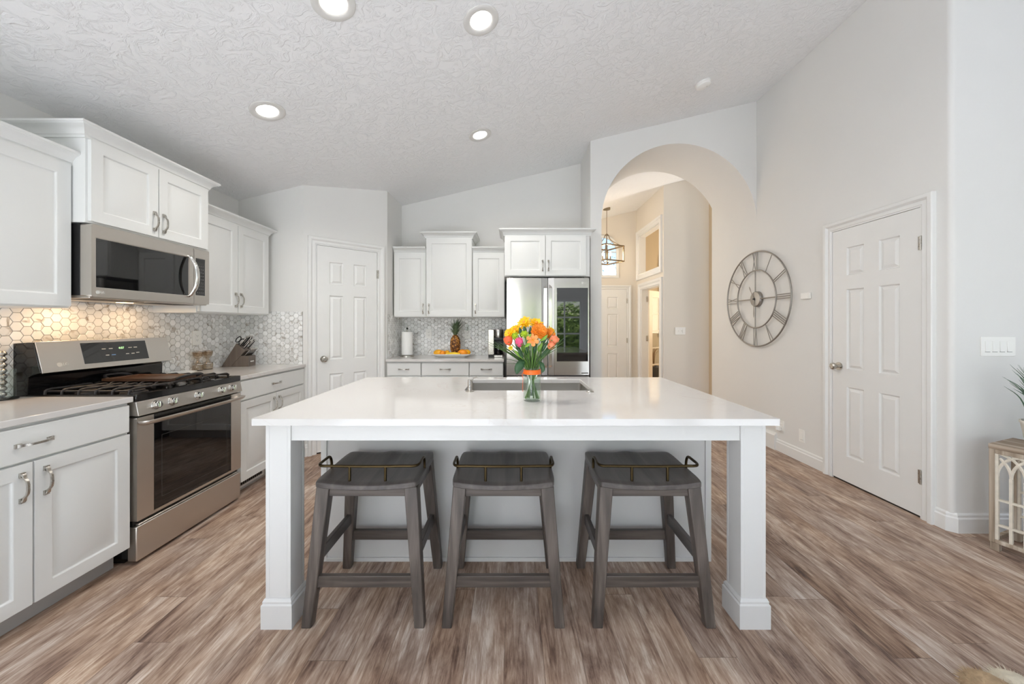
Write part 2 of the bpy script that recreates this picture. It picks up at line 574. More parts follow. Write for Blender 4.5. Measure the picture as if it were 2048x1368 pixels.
# ------------------------------------------------------------------ mesh helpers
class MB:
    def __init__(s):
        s.bm = bmesh.new()

    def v(s, *co):
        return s.bm.verts.new(co if len(co) == 3 else co[0])

    def f(s, vs):
        try:
            return s.bm.faces.new(vs)
        except ValueError:
            return None

    def quad(s, a, b, c, d):
        return s.f([s.v(Vector(p)) for p in (a, b, c, d)])

    def box(s, x0, x1, y0, y1, z0, z1):
        v = [s.v(x, y, z) for z in (z0, z1) for y in (y0, y1) for x in (x0, x1)]
        for q in ((0, 2, 3, 1), (4, 5, 7, 6), (0, 1, 5, 4), (1, 3, 7, 5), (3, 2, 6, 7), (2, 0, 4, 6)):
            s.f([v[i] for i in q])
        return s

    def hexa(s, bot, top):
        """8-corner solid from two quads of points (same winding, ccw from above)"""
        b = [s.v(Vector(p)) for p in bot]
        t = [s.v(Vector(p)) for p in top]
        s.f(b[::-1])
        s.f(t)
        n = len(b)
        for i in range(n):
            s.f([b[i], b[(i + 1) % n], t[(i + 1) % n], t[i]])
        return s

    def prism(s, pts, fn0, fn1):
        """polygon pts mapped by fn0 / fn1 to 3D for the two ends"""
        return s.hexa([fn0(*p) for p in pts], [fn1(*p) for p in pts])

    def cyl(s, p0, p1, r0, r1=None, n=24, cap=True):
        r1 = r0 if r1 is None else r1
        p0, p1 = Vector(p0), Vector(p1)
        d = (p1 - p0).normalized()
        a = d.orthogonal().normalized()
        b = d.cross(a)
        A = [s.v(p0 + (a * math.cos(2 * PI * i / n) + b * math.sin(2 * PI * i / n)) * r0) for i in range(n)]
        B = [s.v(p1 + (a * math.cos(2 * PI * i / n) + b * math.sin(2 * PI * i / n)) * r1) for i in range(n)]
        for i in range(n):
            s.f([A[i], A[(i + 1) % n], B[(i + 1) % n], B[i]])
        if cap:
            s.f(A[::-1])
            s.f(B)
        return s

    def tube(s, pts, r, n=10, closed=False, radii=None, flat=1.0, up=None):
        pts = [Vector(p) for p in pts]
        m = len(pts)
        rings = []
        prev = None
        for i, p in enumerate(pts):
            if closed:
                d = (pts[(i + 1) % m] - pts[i - 1]).normalized()
            else:
                d = (pts[min(i + 1, m - 1)] - pts[max(i - 1, 0)]).normalized()
            if prev is None:
                a = Vector(up) - d * d.dot(Vector(up)) if up else d.orthogonal()
                a.normalize()
            else:
                a = prev - d * prev.dot(d)
                a.normalize()
            prev = a
            b = d.cross(a)
            rr = radii[i] if radii else r
            rings.append([s.v(p + (a * math.cos(2 * PI * k / n) * flat + b * math.sin(2 * PI * k / n)) * rr) for k in range(n)])
        for i in range(m if closed else m - 1):
            A, B = rings[i], rings[(i + 1) % m]
            for k in range(n):
                s.f([A[k], A[(k + 1) % n], B[(k + 1) % n], B[k]])
        if not closed:
            s.f(rings[0][::-1])
            s.f(rings[-1])
        return s

    def lathe(s, prof, n=32, c=(0, 0, 0), cap0=True, cap1=True):
        c = Vector(c)
        rings = []
        for r, z in prof:
            rings.append([s.v(c + Vector((r * math.cos(2 * PI * i / n), r * math.sin(2 * PI * i / n), z))) for i in range(n)])
        for A, B in zip(rings, rings[1:]):
            for i in range(n):
                s.f([A[i], A[(i + 1) % n], B[(i + 1) % n], B[i]])
        if cap0:
            s.f(rings[0][::-1])
        if cap1:
            s.f(rings[-1])
        return s

    def ball(s, c, rx, ry=None, rz=None, n=20, m=12, fn=None):
        ry = ry or rx
        rz = rz or rx
        c = Vector(c)
        rows = []
        for j in range(1, m):
            t = PI * j / m
            row = []
            for i in range(n):
                a = 2 * PI * i / n
                d = Vector((math.sin(t) * math.cos(a), math.sin(t) * math.sin(a), math.cos(t)))
                k = fn(d) if fn else 1.0
                row.append(s.v(c + Vector((d.x * rx, d.y * ry, d.z * rz)) * k))
            rows.append(row)
        top = s.v(c + Vector((0, 0, rz * (fn(Vector((0, 0, 1))) if fn else 1))))
        bot = s.v(c - Vector((0, 0, rz * (fn(Vector((0, 0, -1))) if fn else 1))))
        for i in range(n):
            s.f([top, rows[0][i], rows[0][(i + 1) % n]])
            s.f([bot, rows[-1][(i + 1) % n], rows[-1][i]])
        for A, B in zip(rows, rows[1:]):
            for i in range(n):
                s.f([A[i], B[i], B[(i + 1) % n], A[(i + 1) % n]])
        return s

    def sweep(s, path, prof, fn, side=1, closed=False):
        """profile (offset, depth) swept along a 2D path with mitres; fn(px, py, depth) -> 3D"""
        P = [Vector(p) for p in path]
        n = len(P)
        offs = []
        for i in range(n):
            ds = []
            if closed or i > 0:
                ds.append((P[i] - P[i - 1]).normalized())
            if closed or i < n - 1:
                ds.append((P[(i + 1) % n] - P[i]).normalized())
            ns = [Vector((d.y, -d.x)) * side for d in ds]
            if len(ns) == 1:
                offs.append(ns[0])
            else:
                h = ns[0] + ns[1]
                offs.append(h / (1 + ns[0].dot(ns[1])))
        rows = []
        for p, o in zip(P, offs):
            rows.append([s.v(Vector(fn(p.x + o.x * a, p.y + o.y * a, d))) for a, d in prof])
        k = len(prof)
        for i in range(n if closed else n - 1):
            A, B = rows[i], rows[(i + 1) % n]
            for j in range(k):
                s.f([A[j], A[(j + 1) % k], B[(j + 1) % k], B[j]])
        if not closed:
            s.f(rows[0])
            s.f(rows[-1][::-1])
        return s

    def slab(s, x0, x1, z0, z1, t, panels=(), rings=(), holes=(), y=0.0):
        """board whose face looks to -y, at y - t; panels get concentric profile rings (inset, depth), holes go through"""
        xs = sorted({x0, x1, *[q for p in list(panels) + list(holes) for q in p[:2]]})
        zs = sorted({z0, z1, *[q for p in list(panels) + list(holes) for q in p[2:]]})
        yf, yb = y - t, y

        def inside(rs, cx, cz):
            return any(r[0] < cx < r[1] and r[2] < cz < r[3] for r in rs)
        for a, b in zip(xs, xs[1:]):
            for c, d in zip(zs, zs[1:]):
                cx, cz = (a + b) / 2, (c + d) / 2
                if not inside(holes, cx, cz):
                    s.quad((a, yb, c), (a, yb, d), (b, yb, d), (b, yb, c))
                    if not inside(panels, cx, cz):
                        s.quad((a, yf, c), (b, yf, c), (b, yf, d), (a, yf, d))
        s.quad((x0, yf, z0), (x0, yf, z1), (x0, yb, z1), (x0, yb, z0))
        s.quad((x1, yf, z0), (x1, yb, z0), (x1, yb, z1), (x1, yf, z1))
        s.quad((x0, yf, z1), (x1, yf, z1), (x1, yb, z1), (x0, yb, z1))
        s.quad((x0, yf, z0), (x0, yb, z0), (x1, yb, z0), (x1, yf, z0))
        for a, b, c, d in holes:
            s.quad((a, yf, c), (a, yf, d), (a, yb, d), (a, yb, c))
            s.quad((b, yf, c), (b, yb, c), (b, yb, d), (b, yf, d))
            s.quad((a, yf, d), (b, yf, d), (b, yb, d), (a, yb, d))
            s.quad((a, yf, c), (a, yb, c), (b, yb, c), (b, yf, c))
        for a, b, c, d in panels:
            seq = [(0.0, 0.0)] + list(rings)
            rects = [[(a + i, yf + h, c + i), (b - i, yf + h, c + i), (b - i, yf + h, d - i), (a + i, yf + h, d - i)] for i, h in seq]
            for A, B in zip(rects, rects[1:]):
                for k in range(4):
                    s.quad(A[k], A[(k + 1) % 4], B[(k + 1) % 4], B[k])
            s.quad(*rects[-1])
        return s

    def build(s, name, mat, parent=None, bevel=0.0, smooth=35, loc=None, rot=None, merge=1e-5, seg=2):
        bmesh.ops.remove_doubles(s.bm, verts=s.bm.verts, dist=merge)
        bmesh.ops.recalc_face_normals(s.bm, faces=s.bm.faces)
        me = bpy.data.meshes.new(name)
        s.bm.to_mesh(me)
        s.bm.free()
        mats = mat if isinstance(mat, (list, tuple)) else [mat]
        for m in mats:
            me.materials.append(M[m] if isinstance(m, str) else m)
        if smooth:
            me.shade_smooth()
            me.set_sharp_from_angle(angle=R(smooth))
        o = bpy.data.objects.new(name, me)
        C.objects.link(o)
        if parent:
            o.parent = parent
        if loc:
            o.location = loc
        if rot:
            o.rotation_euler = rot
        if bevel:
            md = o.modifiers.new('bevel', 'BEVEL')
            md.width = bevel
            md.segments = seg
            md.limit_method = 'ANGLE'
            md.angle_limit = R(40)
            md.harden_normals = False
        return o


def text_mesh(name, body, size, mat, parent, loc, rot, depth=0.0006, align='CENTER'):
    cu = bpy.data.curves.new(name, 'FONT')
    cu.body = body
    cu.size = size
    cu.extrude = depth
    cu.align_x = align
    cu.align_y = 'CENTER'
    t = bpy.data.objects.new(name, cu)
    C.objects.link(t)
    bpy.context.view_layer.update()
    me = bpy.data.meshes.new_from_object(t.evaluated_get(bpy.context.evaluated_depsgraph_get()))
    bpy.data.objects.remove(t)
    me.materials.clear()
    me.materials.append(M[mat])
    me.name = name
    o = bpy.data.objects.new(name, me)
    C.objects.link(o)
    o.parent = parent
    o.location = loc
    o.rotation_euler = rot
    return o


FACE = (R(90), 0, 0)          # text standing up, looking to local -y


def tag(o, label, cat, group=None):
    o['label'] = label
    o['category'] = cat
    if group:
        o['group'] = group
    return o


def thing(name, label, cat, loc=(0, 0, 0), rz=0.0, group=None):
    o = bpy.data.objects.new(name, None)
    o.empty_display_size = 0.05
    C.objects.link(o)
    o.location = loc
    o.rotation_euler = (0, 0, rz)
    return tag(o, label, cat, group)


def struct(o, label=None):
    o['kind'] = 'structure'
    if label:
        o['label'] = label
    return o


def sempty(name, loc, rz=0.0, label=None):
    o = bpy.data.objects.new(name, None)
    o.empty_display_size = 0.05
    C.objects.link(o)
    o.location = loc
    o.rotation_euler = (0, 0, rz)
    return struct(o, label)


def dup(root, label=None, loc=None, rz=None, group=None):
    r = root.copy()
    C.objects.link(r)
    if loc is not None:
        r.location = loc
    if rz is not None:
        r.rotation_euler = (0, 0, rz)
    if label:
        r['label'] = label
    if group:
        r['group'] = group
    for ch in list(root.children):
        c = ch.copy()
        C.objects.link(c)
        c.parent = r
        for g in list(ch.children):
            d = g.copy()
            C.objects.link(d)
            d.parent = c
    return r


def smooth_path(pts, k=6):
    """Catmull-Rom through pts"""
    P = [Vector(p) for p in pts]
    out = []
    for i in range(len(P) - 1):
        a = P[i - 1] if i > 0 else P[i] * 2 - P[i + 1]
        b, c = P[i], P[i + 1]
        d = P[i + 2] if i + 2 < len(P) else P[i + 1] * 2 - P[i]
        for j in range(k):
            t = j / k
            out.append(0.5 * ((2 * b) + (c - a) * t + (2 * a - 5 * b + 4 * c - d) * t * t + (3 * b - a - 3 * c + d) * t ** 3))
    out.append(P[-1])
    return out


def CZ(x):
    """height of the sloping kitchen ceiling"""
    return 2.528 + 0.2375 * (x + 2.697)


def FZ(x):
    """height of the sloping entry hall ceiling"""
    return 3.52 + 0.245 * (x - 2.41)


LW, BACK, ARCH_Y, ARCH_B, RW, FW = -2.70, 4.70, 4.12, 4.878, 2.76, 2.29
TOP = 0.915                  # worktop height

# ================================================================== room shell
def wall_seg(name, pts, z0, ztop, mat='wall'):
    """plan polygon extruded from z0 to a height given by ztop(x)"""
    m = MB()
    m.hexa([(x, y, z0) for x, y in pts], [(x, y, ztop(x)) for x, y in pts])
    return struct(m.build(name, mat, smooth=20))


m = MB()
m.box(-2.85, 6.1, -3.1, 8.4, -0.10, 0.0)
struct(m.build('floor', 'floor', smooth=0))

m = MB()
m.prism([(-2.85, CZ(-2.85)), (6.1, CZ(6.1)), (6.1, CZ(6.1) + 0.1), (-2.85, CZ(-2.85) + 0.1)],
        lambda x, z: (x, -3.1, z), lambda x, z: (x, ARCH_B, z))
struct(m.build('ceiling', 'ceiling', smooth=0))
m = MB()
m.prism([(0.1, FZ(0.1)), (5.2, FZ(5.2)), (5.2, FZ(5.2) + 0.08), (0.1, FZ(0.1) + 0.08)],
        lambda x, z: (x, ARCH_B - 0.01, z), lambda x, z: (x, 8.4, z))
struct(m.build('ceiling_entry', 'ceiling', smooth=0))


def up(x):
    return CZ(x) + 0.03


wall_seg('wall_left', [(LW - 0.12, -3.1), (LW, -3.1), (LW, 3.60), (LW - 0.12, 3.60)], 0, up)
PA, PB = (-2.06, 3.60), (-1.425, 4.17)
wall_seg('wall_corner', [(LW - 0.12, 3.60), PA, (PA[0] - 0.08, 3.71), (LW - 0.12, 3.71)], 0, up)
wall_seg('wall_pantry', [PA, PB, (PB[0] - 0.09, PB[1] + 0.10), (PA[0] - 0.09, PA[1] + 0.10)], 0, up)
wall_seg('wall_return', [PB, (-1.420, BACK), (-1.54, BACK), (-1.54, PB[1] + 0.06)], 0, up)
wall_seg('wall_back', [(-1.54, BACK), (0.90, BACK), (0.90, BACK + 0.12), (-1.54, BACK + 0.12)], 0, up)

# arch wall: left pier, straight over-arch mass, barrel soffit
ACX, AR, ASP, AX0 = 1.885, 0.875, 2.474, 1.010
m = MB()
NA = 48
arc = [(ACX - AR * math.cos(PI * i / NA), ASP + AR * math.sin(PI * i / NA)) for i in range(NA + 1)]
for yy in (ARCH_Y, ARCH_B):
    m.quad((0.885, yy, 0), (AX0, yy, 0), (AX0, yy, ASP), (0.885, yy, ASP))
    m.quad((0.885, yy, ASP), (AX0, yy, ASP), (AX0, yy, up(AX0)), (0.885, yy, up(0.885)))
    for (xa, za), (xb, zb) in zip(arc, arc[1:]):
        m.quad((xa, yy, za), (xb, yy, zb), (xb, yy, up(xb)), (xa, yy, up(xa)))
for (xa, za), (xb, zb) in zip(arc, arc[1:]):
    m.quad((xa, ARCH_Y, za), (xb, ARCH_Y, zb), (xb, ARCH_B, zb), (xa, ARCH_B, za))
m.quad((AX0, ARCH_Y, 0), (AX0, ARCH_B, 0), (AX0, ARCH_B, ASP), (AX0, ARCH_Y, ASP))
m.quad((0.885, ARCH_Y, 0), (0.885, ARCH_B, 0), (0.885, ARCH_B, ASP), (0.885, ARCH_Y, ASP))
m.quad((0.885, ARCH_Y, ASP), (0.885, ARCH_B, ASP), (0.885, ARCH_B, up(0.885)), (0.885, ARCH_Y, up(0.885)))
struct(m.build('wall_arch', 'wall', smooth=30, merge=1e-4))

# right wall with its rounded corner towards the living side
rc = [(RW + 0.03 - 0.03 * math.cos(R(a)), FW + 0.03 - 0.03 * math.sin(R(a))) for a in range(0, 91, 15)]
wall_seg('wall_right', [(RW, 5.04)] + rc + [(6.0, FW), (6.0, FW + 0.12), (RW + 0.12, FW + 0.12), (RW + 0.12, 5.04)], 0, up)


def wall_with_hole(name, axis, at_, thick, a0, a1, z0, z1, holes, mat='wall'):
    """straight wall on plane axis=at_, spanning a0..a1; holes (b0, b1, h0, h1)"""
    m = MB()
    cuts = sorted({a0, a1, *[q for h in holes for q in h[:2]]})
    for p, q in zip(cuts, cuts[1:]):
        hs = sorted([h for h in holes if h[0] <= p and h[1] >= q], key=lambda h: h[2])
        z = z0
        segs = []
        for h in hs:
            segs.append((z, h[2]))
            z = h[3]
        segs.append((z, z1))
        for c, d in segs:
            if d - c > 1e-4:
                if axis == 'y':
                    m.box(p, q, at_, at_ + thick, c, d)
                else:
                    m.box(at_, at_ + thick, p, q, c, d)
    return struct(m.build(name, mat, smooth=0))


# living side behind the camera: added pale sheet bouncing sunlight up, walls with big windows
m = MB()
m.box(-2.5, 5.8, -2.95, 0.85, 0.0, 0.012)
struct(m.build('floor_bounce_sheet', simple('pale_bounce', lin(212, 211, 211), 0.95, bump=0.4, bscale=150), smooth=0))
wall_with_hole('wall_rear', 'y', -3.10, 0.10, LW - 0.12, 6.1, 0, 4.62,
               [(-2.38, -0.32, 0.08, 2.45), (0.15, 2.05, 0.55, 2.02), (2.35, 3.75, 0.08, 2.10)])
wall_with_hole('wall_side', 'x', 6.0, 0.10, -3.1, FW + 0.12, 0, 4.70, [(-1.6, 1.0, 0.6, 2.6)])


def window(name, x0, x1, z0, z1, loc, rz, cols, rows):
    """window in a local frame: x along the wall, looking to -y into the room"""
    e = sempty(name, loc, rz)
    m = MB()
    m.slab(x0 - 0.07, x1 + 0.07, z0 - 0.07, z1 + 0.07, 0.018, holes=[(x0, x1, z0, z1)])
    m.build('casing', 'trim', e, bevel=0.003)
    m = MB()
    cw, rh = (x1 - x0) / cols, (z1 - z0) / rows
    hs = [(x0 + cw * i + 0.02, x0 + cw * (i + 1) - 0.02, z0 + rh * j + 0.02, z0 + rh * (j + 1) - 0.02) for i in range(cols) for j in range(rows)]
    m.slab(x0, x1, z0, z1, 0.03, holes=hs, y=0.06)
    m.build('sash', 'trim', e)
    m = MB()
    m.box(x0, x1, 0.042, 0.046, z0, z1)
    m.build('pane', 'pane', e)
    return e


# local -y must point into the room (+Y), so these frames are turned by 180 degrees
window('window_1', -2.05, -0.15, 0.55, 2.02, (0, -3.0, 0), PI, 4, 3)
window('window_2', 0.32, 2.38, 0.08, 2.45, (0, -3.0, 0), PI, 3, 3)
window('window_3', -3.75, -2.35, 0.08, 2.10, (0, -3.0, 0), PI, 2, 3)
window('window_4', -1.0, 1.6, 0.60, 2.60, (6.0, 0, 0), -PI / 2, 3, 3)

# ---- entry hall
EX, EY = 2.41, 7.07
wall_with_hole('wall_entry', 'y', EY, 0.14, 0.30, EX + 0.12, 0, 3.56, [(1.44, 2.06, 2.22, 3.03)], 'wall_beige')
m = MB()
struct(m.box(0.18, 0.30, ARCH_B, EY + 0.14, 0, 3.2).build('wall_entry_left', 'wall_beige', smooth=0))
# the arched head of the entry window
m = MB()
for i in range(24):
    xa, za = 1.75 - 0.31 * math.cos(PI * i / 24), 2.72 + 0.31 * math.sin(PI * i / 24)
    xb, zb = 1.75 - 0.31 * math.cos(PI * (i + 1) / 24), 2.72 + 0.31 * math.sin(PI * (i + 1) / 24)
    m.hexa([(xa, EY, za), (xb, EY, zb), (xb, EY + 0.14, zb), (xa, EY + 0.14, za)],
           [(xa, EY, 3.031), (xb, EY, 3.031), (xb, EY + 0.14, 3.031), (xa, EY + 0.14, 3.031)])
struct(m.build('wall_entry_arch', 'wall_beige', smooth=0))
DW = (5.93, 6.80)
wall_with_hole('wall_study', 'x', EX, 0.12, 5.80, EY, 0, 3.56, [(DW[0], DW[1], 0, 1.965), (5.95, 6.92, 2.25, 2.97)], 'wall_beige')
m = MB()
m.box(EX + 0.12, 3.13, 5.80, 5.92, 0, 3.72)
struct(m.build('wall_switch', 'wall_beige', smooth=0))
m = MB()
m.box(3.13, 5.2, 5.70, 5.86, 0, 4.3)
struct(m.build('wall_passage', 'wall_tan', smooth=0))
m = MB()
m.box(EX + 0.12, 5.1, 8.2, 8.32, 0, 4.3)
struct(m.build('wall_study_back', 'wall_tan', smooth=0))
m = MB()
m.box(5.0, 5.1, 5.86, 8.2, 0, 4.3)
struct(m.build('wall_study_side', 'wall_tan', smooth=0))

# ------------------------------------------------------------------ trim
BASE = [(0, 0), (0.016, 0), (0.016, 0.088), (0.010, 0.096), (0.010, 0.110), (0.004, 0.120), (0, 0.120)]


def baseboard(name, path, side, z=0.0, prof=BASE):
    m = MB()
    m.sweep(path, prof, lambda x, y, d: (x, y, z + d), side)
    return struct(m.build(name, 'trim', smooth=25))


baseboard('baseboard_right', [(RW, 3.80), (RW, 3.135)], 1)
baseboard('baseboard_corner', [(RW, 2.385), (RW, FW + 0.028), (RW + 0.028, FW), (5.98, FW)], 1)
TALL = [(0, 0), (0.030, 0), (0.030, 0.150), (0.018, 0.162), (0.012, 0.176), (0, 0.176)]
baseboard('baseboard_arch', [(RW, 5.03), (RW, 3.80)], 1, prof=TALL)
ud = Vector((PB[0] - PA[0], PB[1] - PA[1])).normalized()
baseboard('baseboard_pantry', [(PA[0] + 0.012, PA[1] - 0.0), (PA[0] + ud.x * 0.045, PA[1] + ud.y * 0.045)], 1)
baseboard('baseboard_entry', [(2.29, EY), (EX, EY)], 1)
baseboard('baseboard_switch', [(EX, 5.80), (3.13, 5.80)], 1)

CASE = [(0.0, 0.0), (0.0, 0.018), (0.006, 0.023), (0.030, 0.018), (0.036, 0.026), (0.044, 0.033), (0.066, 0.033), (0.070, 0.028), (0.070, 0.0)]


def door_casing(parent, x0, x1, h, prof=CASE):
    m = MB()
    m.sweep([(x0, 0), (x0, h), (x1, h), (x1, 0)], prof, lambda x, z, d: (x, -d, z), -1)
    return m.build('casing', 'trim', parent, smooth=25)


SIX = ((0.0, 0.0), (0.007, 0.012), (0.013, 0.0125), (0.034, 0.002))


def six_panel(x0, x1, z0, z1):
    w_, h_ = x1 - x0, z1 - z0
    st = 0.118 * w_ / 0.61
    pw = (w_ - 2 * st - 0.175 * w_) / 2
    cols = [(x0 + st, x0 + st + pw), (x1 - st - pw, x1 - st)]
    rows = [(0.100, 0.375), (0.445, 0.760), (0.815, 0.925)]
    return [(a, b, z0 + h_ * c, z0 + h_ * d) for a, b in cols for c, d in rows]


def knob_set(parent, x, z, y=0.0):
    k = MB()
    k.cyl((x, y, z), (x, y - 0.008, z), 0.033, n=28)
    k.cyl((x, y - 0.008, z), (x, y - 0.035, z), 0.011, n=16)
    prof = [(0.012, 0), (0.024, 0.006), (0.029, 0.018), (0.027, 0.028), (0.018, 0.035)]
    n = 24
    rows = [[k.v(x + r * math.cos(2 * PI * i / n), y - 0.033 - d, z + r * math.sin(2 * PI * i / n)) for i in range(n)] for r, d in prof]
    for A, B in zip(rows, rows[1:]):
        for i in range(n):
            k.f([A[i], A[(i + 1) % n], B[(i + 1) % n], B[i]])
    k.f(rows[-1])
    return k.build('door_knob', 'nickel', parent)


def hinge(parent, x, z, y=0.0):
    k = MB()
    k.box(x - 0.012, x + 0.004, y - 0.003, y, z - 0.045, z + 0.045)
    k.cyl((x + 0.006, y - 0.006, z - 0.047), (x + 0.006, y - 0.006, z + 0.047), 0.006, n=12)
    return k.build('hinge', 'nickel', parent)


def panel_door(name, loc, rz, x0, x1, h, knob_x, hinge_x, casing=True, mat='trim', label=None):
    e = sempty(name, loc, rz, label)
    s = MB()
    s.slab(x0, x1, 0.015, h, 0.014, six_panel(x0, x1, 0.015, h), SIX[1:], y=-0.0005)
    s.build('door_slab', mat, e, smooth=20)
    j = MB()
    j.sweep([(x0 - 0.003, 0), (x0 - 0.003, h + 0.003), (x1 + 0.003, h + 0.003), (x1 + 0.003, 0)], [(0, 0), (0, 0.018), (0.02, 0.018), (0.02, 0)], lambda x, z, d: (x, -d, z), -1)
    j.build('jamb', mat, e, smooth=0)
    g = MB()
    g.box(x0, x1, -0.0045, 0, 0.0, 0.0148)  # dark strip painted for the shade under the door
    g.build('threshold_shade', 'dark', e, smooth=0)
    if casing:
        door_casing(e, x0 - 0.012, x1 + 0.012, h + 0.012)
    knob_set(e, knob_x, 0.955, -0.0135)
    for z in (0.28, h - 0.24) if h > 2.05 else (0.25, 1.0, h - 0.22):
        hinge(e, hinge_x, z, -0.018)
    return e


pa = math.atan2(ud.y, ud.x)
L0 = 0.8536
panel_door('door_1', (PA[0], PA[1], 0), pa, 0.140 * L0, 0.8548 * L0, 2.105, 0.140 * L0 + 0.062, 0.8548 * L0 + 0.004,
           label='white six-panel pantry door on the angled wall')
panel_door('door_2', (RW, 3.125, 0), -PI / 2, 0.0, 0.670, 2.090, 0.062, 0.674, label='white six-panel door on the right wall')
panel_door('door_3', (1.31, EY, 0), 0.0, 0.0, 0.91, 1.985, 0.07, 0.914, mat='trim', label='white front door at the end of the entry hall')

# arched entry window (glass, muntins, frame) with an arch-headed opening
ex0, ex1, ez0, esp, er = 1.44, 2.06, 2.22, 2.72, 0.31
exc = 1.75
e = sempty('window_5', (0, EY, 0))
m = MB()
ap = [(exc - er * math.cos(PI * i / 24), esp + er * math.sin(PI * i / 24)) for i in range(25)]
path = [(ex0, ez0)] + ap + [(ex1, ez0)]
m.sweep(path, [(-0.045, 0.004), (-0.045, 0.03), (0.0, 0.03), (0.012, 0.016), (0.016, 0.016), (0.016, 0.0)], lambda x, z, d: (x, -d, z), -1, closed=True)
m.build('casing', 'trim', e, smooth=25)
m = MB()
m.box(exc - 0.01, exc + 0.01, 0.035, 0.060, ez0, esp + er)
m.box(ex0, ex1, 0.035, 0.060, esp - 0.012, esp + 0.012)
m.sweep(path, [(-0.03, 0.03), (0.0, 0.03), (0.0, 0.065), (-0.03, 0.065)], lambda x, z, d: (x, d, z), -1, closed=True)
for a in (45, 135):
    d = Vector((math.cos(R(a)), 0, math.sin(R(a))))
    m.tube([Vector((exc, 0.045, esp)), Vector((exc, 0.045, esp)) + d * er], 0.009, n=6)
m.build('muntins', 'trim', e, smooth=0)
m = MB()
m.hexa([(x, 0.048, z) for x, z in path][::-1], [(x, 0.051, z) for x, z in path][::-1])
m.build('pane', 'pane', e, smooth=0)

# interior window opening and doorway of the study (frames on the plane x = EX, local x runs towards the camera)
e = sempty('window_6', (EX, 6.92, 0), -PI / 2)
m = MB()
WC = [(0.0, 0.0), (0.0, 0.014), (0.010, 0.020), (0.060, 0.016), (0.070, 0.026), (0.100, 0.030), (0.105, 0.0)]
m.sweep([(0, 2.25), (0, 2.97), (0.97, 2.97), (0.97, 2.25)], WC, lambda x, z, d: (x, -d, z), -1, closed=True)
m.build('casing', 'trim', e, smooth=25)
m = MB()
m.slab(0.0, 0.97, 2.25, 2.97, 0.12, holes=[(0.012, 0.958, 2.262, 2.958)], y=0.121)
m.build('jamb', 'trim', e, smooth=0)

e = sempty('door_4', (EX, DW[1], 0), -PI / 2, 'open cream glazed door of the study beyond the arch')
door_casing(e, 0.0, DW[1] - DW[0], 1.965, [(a * 1.5, b) for a, b in CASE])
m = MB()
m.sweep([(0, 0), (0, 1.965), (0.87, 1.965), (0.87, 0)], [(-0.014, -0.001), (0, -0.001), (0, 0.121), (-0.014, 0.121)], lambda x, z, d: (x, d, z), -1)
m.build('jamb', 'trim', e, smooth=0)
# the leaf swings into the study
la = -PI / 2 + R(127.5)
leaf = bpy.data.objects.new('door_leaf', None)
C.objects.link(leaf)
leaf.parent = e
leaf.location = (0.02, 0.125, 0)
leaf.rotation_euler = (0, 0, R(127.5))
LW_, LH, st = 0.78, 1.94, 0.105
pw = (LW_ - 2 * st - 0.022) / 2
ph = (1.72 - 0.24 - 4 * 0.022) / 5 * 1.0
hs = []
for i in range(2):
    for j in range(5):
        x = st + i * (pw + 0.022)
        z = 0.245 + j * (ph + 0.040)
        hs.append((x, x + pw, z, min(z + ph + 0.018, 1.83)))
m = MB()
m.slab(0, LW_, 0.012, LH, 0.036, holes=hs, y=0.018)
m.build('door_slab', 'door_tan', leaf, smooth=0)
m = MB()
m.box(st - 0.005, LW_ - st + 0.005, -0.003, 0.003, 0.24, 1.84)
m.build('glazing', 'pane', leaf, smooth=0)
for z in (0.25, 1.05, 1.78):
    m = MB()
    m.box(0.001, 0.030, 0.085, 0.100, z - 0.05, z + 0.05)
    m.cyl((0.012, 0.112, z - 0.052), (0.012, 0.112, z + 0.052), 0.008, n=12)
    m.build('hinge', 'nickel', e)

# ================================================================== cabinets
RAISED = [(0.003, 0.001), (0.007, 0.009), (0.012, 0.0095), (0.040, 0.001)]


def cab_door(parent, x0, x1, z0, z1, y=0.0, border=0.058, mat='cab', name='door'):
    m = MB()
    m.slab(x0, x1, z0, z1, 0.019, [(x0 + border, x1 - border, z0 + border, z1 - border)], RAISED, y=y)
    return m.build(name, mat, parent, bevel=0.0025, smooth=30)


def flat_front(parent, x0, x1, z0, z1, y=0.0, mat='cab', name='drawer'):
    m = MB()
    m.box(x0, x1, y - 0.019, y, z0, z1)
    return m.build(name, mat, parent, bevel=0.004)


def pull(parent, x, z, y, vert=True, length=0.118, mat='nickel', feet=True):
    """bowed bar pull with flared, stepped ends"""
    m = MB()
    n = 22
    rows = []
    for i in range(n + 1):
        s = -1 + 2 * i / n
        t = s * length / 2
        out = 0.004 + 0.026 * (1 - abs(s) ** 2.6) - 0.004 * math.cos(s * PI * 3) * (abs(s) > 0.5)
        wd = 0.0052 + 0.0038 * abs(s) ** 4
        th = 0.0030
        rows.append((t, out, wd, th))
    prev = None
    for t, out, wd, th in rows:
        if vert:
            c = [(x - wd, y - out + th, z + t), (x + wd, y - out + th, z + t), (x + wd * 0.8, y - out - th, z + t), (x - wd * 0.8, y - out - th, z + t)]
        else:
            c = [(x + t, y - out + th, z - wd), (x + t, y - out + th, z + wd), (x + t, y - out - th, z + wd * 0.8), (x + t, y - out - th, z - wd * 0.8)]
        cur = [m.v(p) for p in c]
        if prev:
            for k in range(4):
                m.f([prev[k], prev[(k + 1) % 4], cur[(k + 1) % 4], cur[k]])
        else:
            m.f(cur)
        prev = cur
    m.f(prev[::-1])
    for s in (-1, 1):
        t = s * (length / 2 - 0.006)
        if vert:
            m.box(x - 0.0085, x + 0.0085, y - 0.009, y, z + t - 0.010, z + t + 0.010)
        else:
            m.box(x + t - 0.010, x + t + 0.010, y - 0.009, y, z - 0.0085, z + 0.0085)
    return m.build('handle', mat, parent, smooth=40)


